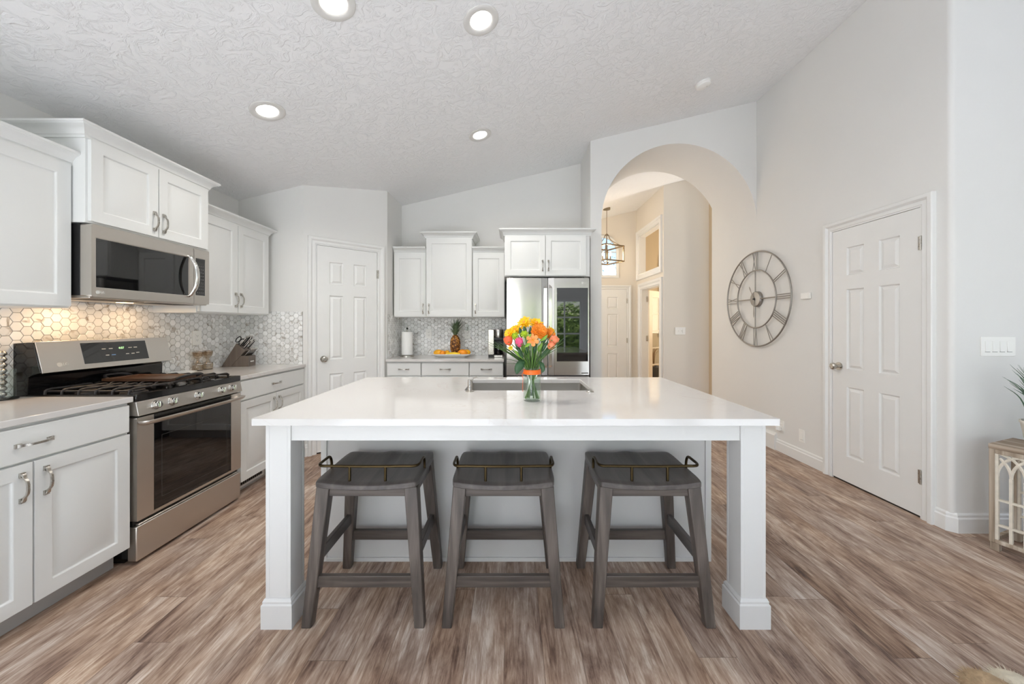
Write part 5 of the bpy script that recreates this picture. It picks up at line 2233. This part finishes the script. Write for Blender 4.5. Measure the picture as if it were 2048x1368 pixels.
plate('white outlet on the left hexagon tiles behind the glass candle holders', (LW + 0.0065, 3.115, 1.190), RX, 0.090, 0.122, 'outlet')
plate('white blank cover plate low on the right wall near the door', (RW, 3.470, 0.245), -RX, 0.072, 0.118, 'rocker')
plate('white outlet low on the right wall above the tall baseboard', (RW, 3.735, 0.262), -RX, 0.074, 0.120, 'outlet')
t = thing('plug_adapter', 'white plug-in adapter on the low outlet behind the island corner', 'plug', (RW - 0.0095, 3.745, 0.250), -RX)
m = MB()
m.box(-0.020, 0.020, -0.030, -0.001, -0.030, 0.016)
m.build('housing', 'white_plastic', t, bevel=0.004)
m = MB()
m.cyl((0, -0.034, -0.026), (0, -0.034, 0.012), 0.014, n=18)
m.build('diffuser', 'white_plastic', t, bevel=0.002)
plate('wide white four-gang switch plate above the console table', (3.045, FW, 1.166), 0, 0.215, 0.122, 'rocker', 4, 'light_switch', 'light switch')
t = plate('white three-gang switch plate on the beige wall behind the arch', (2.672, 5.80, 1.205), 0, 0.163, 0.116, 'toggle', 2, 'light_switch', 'light switch')
m = MB()
m.box(0.040, 0.072, -0.010, -0.005, -0.033, 0.033)
m.build('rocker', 'white_plastic', t, bevel=0.001)
t = thing('thermostat', 'small white sensor box between clock and right door', 'sensor', (RW, 3.415, 1.572), -RX)
m = MB()
m.box(-0.052, 0.052, -0.022, 0, -0.029, 0.029)
m.build('housing', 'white_plastic', t, bevel=0.005)
m = MB()
m.box(0.022, 0.040, -0.0235, -0.021, -0.024, 0.024)
m.build('button', 'white_plastic', t, bevel=0.002)

# candle holders
def candle_holder(label, loc):
    t = thing('candle_holder', label, 'candle holder', loc, 0, 'glass candle holders right of the range')
    m = MB()
    m.lathe([(0.0005, 0.0), (0.036, 0.0), (0.037, 0.004), (0.037, 0.055), (0.034, 0.060), (0.0005, 0.060)], 24, cap0=False, cap1=False)
    m.build('foot', 'crystal', t)
    m = MB()
    m.lathe([(0.0005, 0.060), (0.022, 0.060), (0.012, 0.075), (0.010, 0.090), (0.016, 0.105), (0.0005, 0.106)], 24, cap0=False, cap1=False)
    m.build('neck', 'crystal', t)
    m = MB()
    m.lathe([(0.0005, 0.106), (0.018, 0.106), (0.030, 0.118), (0.036, 0.140), (0.036, 0.160), (0.033, 0.160), (0.032, 0.142), (0.026, 0.124), (0.0005, 0.116)], 24, cap0=False, cap1=False)
    m.build('bowl', 'crystal', t)
    m = MB()
    m.lathe([(0.0372, 0.050), (0.0382, 0.053), (0.0372, 0.056)], 24, cap0=False, cap1=False)
    m.lathe([(0.0365, 0.156), (0.0374, 0.159), (0.0340, 0.162)], 24, cap0=False, cap1=False)
    m.build('rim', 'chrome', t)
    return t


ch = candle_holder('glass pedestal candle holder nearer the range', (-2.655, 3.085, TOP))
dup(ch, 'glass pedestal candle holder nearer the knife block', (-2.655, 3.185, TOP))
t = thing('spoon_rest', 'small white dish on the worktop behind the grates', 'dish', (-2.585, 2.865, TOP))
m = MB()
m.lathe([(0.0005, 0.0), (0.050, 0.0), (0.085, 0.014), (0.088, 0.018), (0.082, 0.016), (0.050, 0.006), (0.0005, 0.006)], 32, cap0=False, cap1=False)
m.build('dish', 'ceramic', t, smooth=50)

# knife block
kb = thing('knife_block', 'grey-brown knife block with a low front step near the corner', 'knife block', (-2.55, 3.42, TOP), R(8))
m = MB()
big = [(-0.125, 0.0), (-0.045, 0.0), (0.075, 0.145), (0.000, 0.215)]
m.prism(big, lambda x, z: (x, -0.058, z), lambda x, z: (x, 0.058, z))
m.build('body', 'knife_block', kb, bevel=0.003)
m = MB()
m.prism([(-0.042, 0.0), (0.105, 0.0), (0.105, 0.098), (0.040, 0.100)], lambda x, z: (x, -0.062, z), lambda x, z: (x, 0.062, z))
m.build('front_step', 'knife_block', kb, bevel=0.003)
m = MB()
m.box(0.1048, 0.1062, -0.030, 0.030, 0.040, 0.051)
m.build('name_plate', 'chrome', kb, smooth=0)
kd = Vector((0.62, 0, 0.78)).normalized()


def knife(label, p, L, r, grp):
    c, s_ = math.cos(R(8)), math.sin(R(8))
    base = Vector((-2.55 + p[0] * c - p[1] * s_, 3.42 + p[0] * s_ + p[1] * c, TOP + p[2]))
    t = thing('kitchen_knife', label, 'knife', base, R(8), grp)
    m = MB()
    m.tube([kd * -0.020, kd * L * 0.3, kd * L * 0.75, kd * L], r, 10, radii=[r * 0.85, r, r * 0.9, r * 1.1], flat=0.62, up=(0.78, 0, -0.62))
    m.build('handle', 'black_plastic', t, smooth=50)
    m = MB()
    m.cyl(kd * (L - 0.002), kd * (L + 0.008), r * 0.95, n=12)
    m.tube([kd * 0.004 + Vector((0.0, -r * 0.95, 0)), kd * L * 0.95 + Vector((0.0, -r * 0.95, 0))], r * 0.28, 6)
    m.build('steel_cap', 'chrome', t)


for i, (x, y, z, L) in enumerate(((0.022, -0.034, 0.196, 0.098), (0.024, 0.0, 0.194, 0.102), (0.026, 0.034, 0.192, 0.100), (0.052, -0.030, 0.168, 0.090), (0.054, 0.030, 0.166, 0.092))):
    knife('long-handled kitchen knife in the tall part of the block', (x, y, z), L, 0.011, 'large knives in the block')
for i in range(6):
    knife('steak knife in the low front row of the block', (0.070, -0.050 + i * 0.020, 0.099), 0.080, 0.0072, 'steak knives in the block')
t = thing('scissors', 'black kitchen scissors stuck in the left of the knife block', 'scissors', (-2.553, 3.385, TOP + 0.205), R(8))
m = MB()
u1, u2 = kd, Vector((0, 1, 0))
for s in (-1, 1):
    cc = kd * 0.045 + Vector((-0.78, 0, 0.62)) * (0.017 * s)
    m.tube([cc + kd * 0.030 * math.cos(2 * PI * k / 20) + Vector((-0.78, 0, 0.62)) * 0.016 * math.sin(2 * PI * k / 20) for k in range(20)], 0.0045, 8, closed=True)
m.build('finger_loops', 'black_plastic', t)
m = MB()
m.box(-0.004, 0.004, -0.003, 0.003, -0.02, 0.02)
m.build('blade_root', 'chrome', t)

# beaded candlestick in a glass cylinder at the left picture edge
t = thing('hurricane_candlestick', 'glass cylinder with beaded metal stem at the left picture edge', 'candle holder', (-2.632, 1.880, TOP))
m = MB()
m.lathe([(0.058, 0), (0.058, 0.006), (0.040, 0.012), (0.0005, 0.012)], 28, cap1=False)
m.build('base', 'black_enamel', t)
m = MB()
m.lathe([(0.046, 0.012), (0.048, 0.012), (0.048, 0.155), (0.046, 0.155), (0.046, 0.012)], 32, cap0=False, cap1=False)
m.build('glass_cylinder', 'vase_glass', t)
m = MB()
prof = []
for k in range(61):
    z = 0.012 + k * 0.004
    prof.append((0.010 + 0.010 * abs(math.sin(k * PI / 7.5)), z))
m.lathe(prof, 20)
m.build('beaded_stem', 'nickel', t)

# ================================================================== wall clock
ck = thing('wall_clock', 'large round grey metal wall clock with roman numerals', 'clock', (RW, 4.095, 1.590), -RX)
RO, RI = 0.528, 0.322
CY = -0.030


def ring(r, rad, name):
    m = MB()
    m.tube([(r * math.cos(2 * PI * k / 96), CY, r * math.sin(2 * PI * k / 96)) for k in range(96)], rad, 10, closed=True)
    return m.build(name, 'clock_metal', ck, smooth=60)


ring(RO, 0.0085, 'outer_ring')
ring(RI, 0.0075, 'inner_ring')
ROMAN = ['XII', 'I', 'II', 'III', 'IIII', 'V', 'VI', 'VII', 'VIII', 'IX', 'X', 'XI']
WID = {'I': 0.022, 'V': 0.050, 'X': 0.056}
for k, s in enumerate(ROMAN):
    a = 2 * PI * k / 12
    er_ = Vector((math.sin(a), 0, math.cos(a)))
    et = Vector((math.cos(a), 0, -math.sin(a)))
    tot = sum(WID[c] for c in s)
    x = -tot / 2
    m = MB()

    def stroke(t0, t1):
        m.tube([er_ * (RI + 0.003) + et * t0 + Vector((0, CY, 0)), er_ * (RO - 0.003) + et * t1 + Vector((0, CY, 0))], 0.0042, 8)
    for c in s:
        wd = WID[c]
        xc = x + wd / 2
        if c == 'I':
            stroke(xc, xc)
        elif c == 'V':
            stroke(xc, xc - wd * 0.40)
            stroke(xc, xc + wd * 0.40)
        else:
            stroke(xc - wd * 0.38, xc + wd * 0.38)
            stroke(xc + wd * 0.38, xc - wd * 0.38)
        x += wd
    m.build('numeral', 'clock_metal', ck)
for k in range(4):
    a = PI / 2 * k
    d = Vector((math.sin(a), 0, math.cos(a)))
    m = MB()
    m.tube([d * 0.07 + Vector((0, CY, 0)), d * RI + Vector((0, CY, 0))], 0.0062, 8)
    m.build('spoke', 'clock_metal', ck)
m = MB()
n = 40
prof = [(0.088, 0.0), (0.088, -0.026), (0.080, -0.036), (0.040, -0.042), (0.012, -0.044)]
rows = [[m.v(r * math.cos(2 * PI * i / n), y, r * math.sin(2 * PI * i / n)) for i in range(n)] for r, y in prof]
for A, B in zip(rows, rows[1:]):
    for i in range(n):
        m.f([A[i], A[(i + 1) % n], B[(i + 1) % n], B[i]])
m.f(rows[0])
m.f(rows[-1])
m.build('hub', 'clock_metal', ck, smooth=30)
m = MB()
m.cyl((0, -0.044, 0), (0, -0.056, 0), 0.010, n=16)
m.build('spindle', 'black_plastic', ck)


def hand(name, ang, L, wd):
    d = Vector((math.sin(R(ang)), 0, math.cos(R(ang))))
    s = Vector((d.z, 0, -d.x))
    m = MB()
    pts = [(-0.02, wd * 0.5), (L * 0.55, wd * 0.55), (L * 0.8, wd * 1.0), (L * 0.9, wd * 0.8), (L, 0.001)]
    rows = [[m.v(d * q + s * w_ + Vector((0, -0.048, 0))), m.v(d * q - s * w_ + Vector((0, -0.048, 0))), m.v(d * q - s * w_ + Vector((0, -0.051, 0))), m.v(d * q + s * w_ + Vector((0, -0.051, 0)))] for q, w_ in pts]
    for A, B in zip(rows, rows[1:]):
        for k in range(4):
            m.f([A[k], A[(k + 1) % 4], B[(k + 1) % 4], B[k]])
    m.f(rows[0])
    m.f(rows[-1][::-1])
    m.build(name, 'clock_metal', ck)


hand('hour_hand', -28, 0.165, 0.008)
hand('minute_hand', 180, 0.205, 0.006)

# ================================================================== ceiling fittings
SL = math.atan(0.2375)


def ceil_pt(u, v):
    a, b = (u - 1024) / F, (650 - v) / F
    Y = (CZ(0) - EYE) / (b - 0.2375 * a)
    return Vector((a * Y, Y, CZ(a * Y)))


def downlight(label, p, r=0.108):
    t = thing('recessed_light', label, 'ceiling light', p, 0, 'round recessed ceiling lights')
    t.rotation_euler = (0, -SL, 0)
    m = MB()
    m.lathe([(r, 0.001), (r, -0.004), (r - 0.006, -0.008), (0.074, -0.007), (0.066, -0.001), (0.064, 0.001)], 40, cap0=False, cap1=False)
    m.build('trim_ring', 'lamp_trim', t, smooth=40)
    m = MB()
    m.lathe([(0.0655, -0.0015), (0.0005, -0.0015)], 40, cap0=False, cap1=False)
    m.build('lens', 'lamp', t, smooth=0)
    d = bpy.data.lights.new('downlight', 'AREA')
    d.shape = 'DISK'
    d.size = 0.11
    d.energy = 7.0
    d.color = (1.0, 0.95, 0.88)
    d.spread = R(150)
    o = bpy.data.objects.new('downlight', d)
    C.objects.link(o)
    o.parent = t
    o.location = (0, 0, -0.006)
    return t


for u, v, lab in ((667, 6, 'recessed ceiling light cut by the top edge of the picture'),
                  (962, 41, 'recessed ceiling light at the top centre of the picture'),
                  (535, 222, 'recessed ceiling light above the left wall cabinets'),
                  (960, 270, 'small recessed ceiling light nearest the back wall')):
    downlight(lab, ceil_pt(u, v))
p = ceil_pt(1405.5, 166)
t = thing('smoke_detector', 'round white smoke detector on the sloping ceiling', 'smoke detector', p)
t.rotation_euler = (0, -SL, 0)
m = MB()
m.lathe([(0.068, 0.0), (0.068, -0.012), (0.064, -0.014), (0.060, -0.016), (0.060, -0.020), (0.064, -0.022), (0.062, -0.032), (0.048, -0.040), (0.0005, -0.042)], 36, cap1=False)
m.build('housing', 'white_plastic', t, smooth=40)
m = MB()
m.cyl((0.03, 0, -0.0405), (0.03, 0, -0.043), 0.006, n=12)
m.build('test_button', 'white_print', t)

# ================================================================== lantern in the entry hall
LX, LY = 1.655, 6.38
t = thing('pendant_lantern', 'square metal pendant lantern with candle bulbs in the entry hall', 'pendant light', (LX, LY, 0), R(28))
zt, zb, h = 2.66, 2.40, 0.20
m = MB()
m.lathe([(0.0005, FZ(LX) + 0.012), (0.062, FZ(LX) + 0.012), (0.062, FZ(LX) - 0.020), (0.0005, FZ(LX) - 0.024)], 24, cap0=False, cap1=False)
m.build('canopy', 'lantern', t)
m = MB()
m.cyl((0, 0, 2.86), (0, 0, FZ(LX) - 0.01), 0.005, n=10)
m.build('rod', 'lantern', t)
m = MB()
for z in (zt, zb):
    m.sweep([(-h, -h), (h, -h), (h, h), (-h, h)], [(-0.011, -0.011), (0.011, -0.011), (0.011, 0.011), (-0.011, 0.011)], lambda x, y, d, z=z: (x, y, z + d), 1, closed=True)
for sx in (-1, 1):
    for sy in (-1, 1):
        m.box(sx * h - 0.009, sx * h + 0.009, sy * h - 0.009, sy * h + 0.009, zb, zt)
m.build('frame', 'lantern', t, smooth=0)
m = MB()
for sx in (-1, 1):
    for sy in (-1, 1):
        m.tube(smooth_path([(sx * h, sy * h, zt), (sx * h * 0.72, sy * h * 0.72, zt + 0.03), (sx * 0.05, sy * 0.05, zt + 0.12), (sx * 0.02, sy * 0.02, zt + 0.21)], 6), 0.007, 8)
m.lathe([(0.030, zt + 0.20), (0.026, zt + 0.222), (0.010, zt + 0.235)], 16)
m.build('top_arms', 'lantern', t)
m = MB()
for a in range(4):
    d = Vector((math.cos(PI / 2 * a), math.sin(PI / 2 * a), 0))
    m.tube(smooth_path([(0, 0, zb + 0.02), d * 0.05 + Vector((0, 0, zb - 0.005)), d * 0.085 + Vector((0, 0, zb + 0.03))], 6), 0.005, 8)
    m.cyl(d * 0.085 + Vector((0, 0, zb + 0.03)), d * 0.085 + Vector((0, 0, zb + 0.10)), 0.010, n=12)
m.cyl((0, 0, zb + 0.01), (0, 0, zt + 0.21), 0.005, n=8)
m.build('candle_cluster', 'lantern', t)
for a in range(4):
    d = Vector((math.cos(PI / 2 * a), math.sin(PI / 2 * a), 0)) * 0.085
    m = MB()
    m.lathe([(0.006, zb + 0.10), (0.015, zb + 0.125), (0.013, zb + 0.150), (0.0005, zb + 0.175)], 12, d, cap1=False)
    m.build('bulb', 'bulb', t)
pl = bpy.data.lights.new('lantern_light', 'POINT')
pl.energy = 10
pl.color = (1.0, 0.80, 0.55)
pl.shadow_soft_size = 0.08
po = bpy.data.objects.new('lantern_light', pl)
po.location = (LX, LY, 2.53)
C.objects.link(po)

# ================================================================== console table and plant at the right edge
ang = R(-70)
cs = thing('console_table', 'weathered wood console table with cream gothic lattice at the right edge', 'table', (2.775, 2.125, 0), ang)
TL, TD, TH = 0.95, 0.30, 0.612
m = MB()
m.box(-0.002, TL + 0.002, -0.002, TD + 0.002, TH - 0.028, TH)
m.build('table_top', 'whitewash_top', cs, bevel=0.003)
m = MB()
for y0, y1 in ((0.0, 0.026), (TD - 0.026, TD)):
    m.box(0.0, 0.022, y0, y1, 0.045, TH - 0.028)
    m.box(TL - 0.022, TL, y0, y1, 0.045, TH - 0.028)
    m.box(0.022, TL - 0.022, y0, y1, TH - 0.052, TH - 0.028)
    m.box(0.022, TL - 0.022, y0, y1, 0.045, 0.066)
for x0, x1 in ((0.0, 0.020), (TL - 0.020, TL)):
    m.box(x0, x1, 0.026, TD - 0.026, TH - 0.068, TH - 0.028)
    m.box(x0, x1, 0.026, TD - 0.026, 0.045, 0.066)
m.build('frame', 'whitewash', cs, bevel=0.002)
for x in (0.004, TL - 0.038):
    for y in (0.002, TD - 0.036):
        m = MB()
        m.box(x, x + 0.034, y, y + 0.034, 0.0, 0.047)
        m.build('foot', 'whitewash', cs, bevel=0.002)


def lattice(y):
    m = MB()
    zt_, zb_, sp = TH - 0.052, 0.066, 0.430
    step = (TL - 0.056) / 18
    xs = [0.028 + step * k for k in range(19)]
    for i, x in enumerate(xs):
        m.box(x - 0.006, x + 0.006, y, y + 0.018, zb_, sp if i % 2 else zt_ if i in (0, 18) else sp)
    for z in (0.150, 0.295):
        m.box(xs[0], xs[-1], y + 0.001, y + 0.017, z - 0.006, z + 0.006)
    r = step * 2.0
    for x in xs:
        for s in (-1, 1):
            pts = []
            for k in range(11):
                a = R(90) * k / 10
                px, pz = x + s * r * (1 - math.cos(a)), sp + (zt_ - sp) * math.sin(a)
                if xs[0] - 1e-6 <= px <= xs[-1] + 1e-6:
                    pts.append((px, y + 0.009, pz))
            if len(pts) > 1:
                m.tube(pts, 0.0075, 6)
    return m


lattice(0.004).build('front_lattice', 'lattice', cs, smooth=30)
lattice(TD - 0.022).build('back_lattice', 'lattice', cs, smooth=30)

pt = thing('potted_plant', 'spiky green grass plant in a pale pot on the console table', 'plant', (2.985, 2.050, TH))
m = MB()
m.lathe([(0.0005, 0.0), (0.056, 0.0), (0.060, 0.006), (0.078, 0.125), (0.082, 0.130), (0.082, 0.142), (0.075, 0.142), (0.072, 0.120), (0.0005, 0.118)], 32, cap0=False, cap1=False)
m.build('pot', 'pot', pt, smooth=40)
m = MB()
m.lathe([(0.0005, 0.131), (0.0735, 0.128)], 24, cap0=False, cap1=False)
m.build('soil', 'soil', pt)
m = MB()
rp = random.Random(3)
for k in range(90):
    a = rp.uniform(0, 2 * PI)
    sp_ = rp.uniform(0.05, 0.60)
    L = rp.uniform(0.20, 0.37)
    d = Vector((math.cos(a), math.sin(a), 0))
    b0 = d * rp.uniform(0.0, 0.04) + Vector((0, 0, 0.128))
    y_lim = 0.20
    p2 = b0 + d * L * sp_ * 0.35 + Vector((0, 0, L * 0.6))
    p3 = b0 + d * L * sp_ * 0.9 + Vector((0, 0, L * (1.0 - 0.25 * sp_)))
    for q in (p2, p3):
        q.y = min(q.y, y_lim)
    leaf_shape(m, [b0, p2, p3], rp.uniform(0.0025, 0.0045), (d.y, -d.x, 0.3), 0.5)
solidify(m.build('blades', 'plant', pt), 0.0006)

# fluffy thing at the bottom edge
fc = thing('fluffy_cushion', 'tan and cream fluffy cushion on the floor at the bottom edge', 'cushion', (1.645, 1.20, 0))
for nm, mt, cx, rx in (('tan_half', 'fur_tan', -0.035, 0.068), ('cream_half', 'fur_cream', 0.060, 0.066)):
    m = MB()
    m.ball((cx, 0, 0.060), rx, 0.10, 0.060, 32, 20, fn=lambda d: 1 + 0.06 * noise.noise(d * 5))
    rf = random.Random(nm)
    for k in range(700):
        d = Vector((rf.gauss(0, 1), rf.gauss(0, 1), rf.gauss(0, 1))).normalized()
        if d.z < -0.3:
            continue
        p0 = Vector((cx + d.x * rx * 0.97, d.y * 0.097, 0.060 + d.z * 0.058))
        p1 = p0 + (d + Vector((rf.uniform(-.5, .5), rf.uniform(-.5, .5), rf.uniform(-.6, .2)))) * 0.016
        p1.z = max(p1.z, 0.002)
        s_ = d.orthogonal().normalized() * 0.0016
        m.f([m.v(p0 - s_), m.v(p0 + s_), m.v(p1)])
    m.build(nm, mt, fc, smooth=60)

# dried grass in the study behind the glazed door
dg = thing('dried_grass_plant', 'tall dried grass in a dark pot behind the glazed study door', 'plant', (3.02, 7.86, 0))
m = MB()
m.lathe([(0.0005, 0.0), (0.11, 0.0), (0.15, 0.40), (0.14, 0.42), (0.12, 0.38), (0.0005, 0.37)], 24, cap0=False, cap1=False)
m.build('pot', 'black_plastic', dg)
m = MB()
for k in range(60):
    a = rp.uniform(0, 2 * PI)
    d = Vector((math.cos(a), math.sin(a), 0))
    L = rp.uniform(0.35, 0.60)
    q = rp.uniform(0.2, 0.8)
    p3 = d * L * q * 0.55 + Vector((0, 0, 0.38 + L * (1 - 0.3 * q)))
    leaf_shape(m, [d * 0.04 + Vector((0, 0, 0.37)), d * L * q * 0.2 + Vector((0, 0, 0.38 + L * 0.6)), p3], 0.006, (d.y, -d.x, 0.2), 0.5)
solidify(m.build('blades', 'dried', dg), 0.0008)
# arched window on the study's back wall (pane glows in place of daylight)
e = sempty('window_7', (3.72, 8.2, 0))
path = [(-0.36, 1.10)] + [(-0.36 * math.cos(PI * i / 20), 2.72 + 0.36 * math.sin(PI * i / 20)) for i in range(21)] + [(0.36, 1.10)]
m = MB()
m.sweep(path, [(0, 0), (0.06, 0), (0.06, 0.02), (0.0, 0.02)], lambda x, z, d: (x, -d, z), -1, closed=True)
m.build('casing', 'trim', e, smooth=25)
m = MB()
m.hexa([(x, -0.004, z) for x, z in path][::-1], [(x, 0.0, z) for x, z in path][::-1])
m.build('pane', emit('glowing_pane', (0.95, 0.97, 1.0, 1), 1.1), e, smooth=0)

# ================================================================== garden seen through the windows
m = MB()
m.box(-14, 18, -6.2, -3.15, -0.14, -0.10)  # unseen pale ground added to cut green bounce into the room
struct(m.build('floor_added_paving', 'grey_kick', smooth=0))
m = MB()
m.box(-14, 18, -22, -6.2, -0.14, -0.10)
struct(m.build('floor_lawn', 'lawn', smooth=0))
m = MB()
m.box(-6, 10, 8.45, 30, -0.14, -0.10)
struct(m.build('floor_front_lawn', 'lawn', smooth=0))


def bush(label, loc, rx, rz, seed, ry=None):
    t = thing('garden_bush', label, 'bush', loc, 0, 'garden bushes')
    rs = random.Random(seed)
    m = MB()
    ry = ry or rx * 0.8
    for k in range(900):
        d = Vector((rs.gauss(0, 1), rs.gauss(0, 1), rs.gauss(0, 1))).normalized()
        p = Vector((d.x * rx, d.y * ry, rz + d.z * rz)) * 1.0
        p *= 1 + 0.18 * noise.noise(p * 1.6)
        p.z = max(p.z, 0.0)
        a = d.orthogonal().normalized()
        a = (Matrix.Rotation(rs.uniform(0, 6.28), 3, d) @ a)
        b = d.cross(a)
        s = rs.uniform(0.06, 0.13)
        lift = d * rs.uniform(-0.05, 0.05)
        m.f([m.v(p + lift + a * s), m.v(p + b * s * 0.5 + d * 0.03), m.v(p - a * s), m.v(p - b * s * 0.5 + d * 0.03)])
    m.ball((0, 0, rz), rx * 0.92, ry * 0.92, rz * 0.95, 18, 12)
    m.build('foliage', 'hedge', t, smooth=60)
    m = MB()
    m.cyl((0, 0, -0.1), (0, 0, rz), 0.06, n=10)
    m.build('trunk', 'whitewash', t)
    return t


hedge_spots = ((-2.6, -7.6, 1.3, 1.1), (0.0, -7.9, 1.5, 1.25), (2.6, -7.6, 1.4, 1.15), (5.4, -8.0, 1.5, 1.3))
m = MB()
rs = random.Random(4)
for x, y, rx, rz in hedge_spots:
    m.ball((x, y, rz - 0.1), rx * 0.55, rx * 0.40, rz * 0.6, 18, 12)
    for k in range(1800):
        d = Vector((rs.gauss(0, 1), rs.gauss(0, 1), rs.gauss(0, 1))).normalized()
        q = rs.uniform(0.7, 1.08)
        p = Vector((x + d.x * rx * q, y + d.y * rx * 0.8 * q, max(0.0, rz + d.z * rz * q - 0.1)))
        a = Matrix.Rotation(rs.uniform(0, 6.28), 3, d) @ d.orthogonal().normalized()
        b = d.cross(a)
        s_ = rs.uniform(0.06, 0.13)
        m.f([m.v(p + a * s_), m.v(p + b * s_ * 0.5 + d * 0.03), m.v(p - a * s_), m.v(p - b * s_ * 0.5 + d * 0.03)])
hg = m.build('garden_hedge', 'hedge', smooth=60)
tag(hg, 'leafy green garden hedge mirrored in the dark fridge glass', 'hedge')
hg['kind'] = 'stuff'
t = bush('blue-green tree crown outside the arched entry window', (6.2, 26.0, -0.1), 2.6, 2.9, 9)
t.children[0].data.materials[0] = simple('hazed_leaves', lin(150, 172, 184), 0.8, vary=0.25, vscale=3)  # distance haze mixed into the leaf colour
t.name = 'garden_tree'
t['category'] = 'tree'
del t['group']
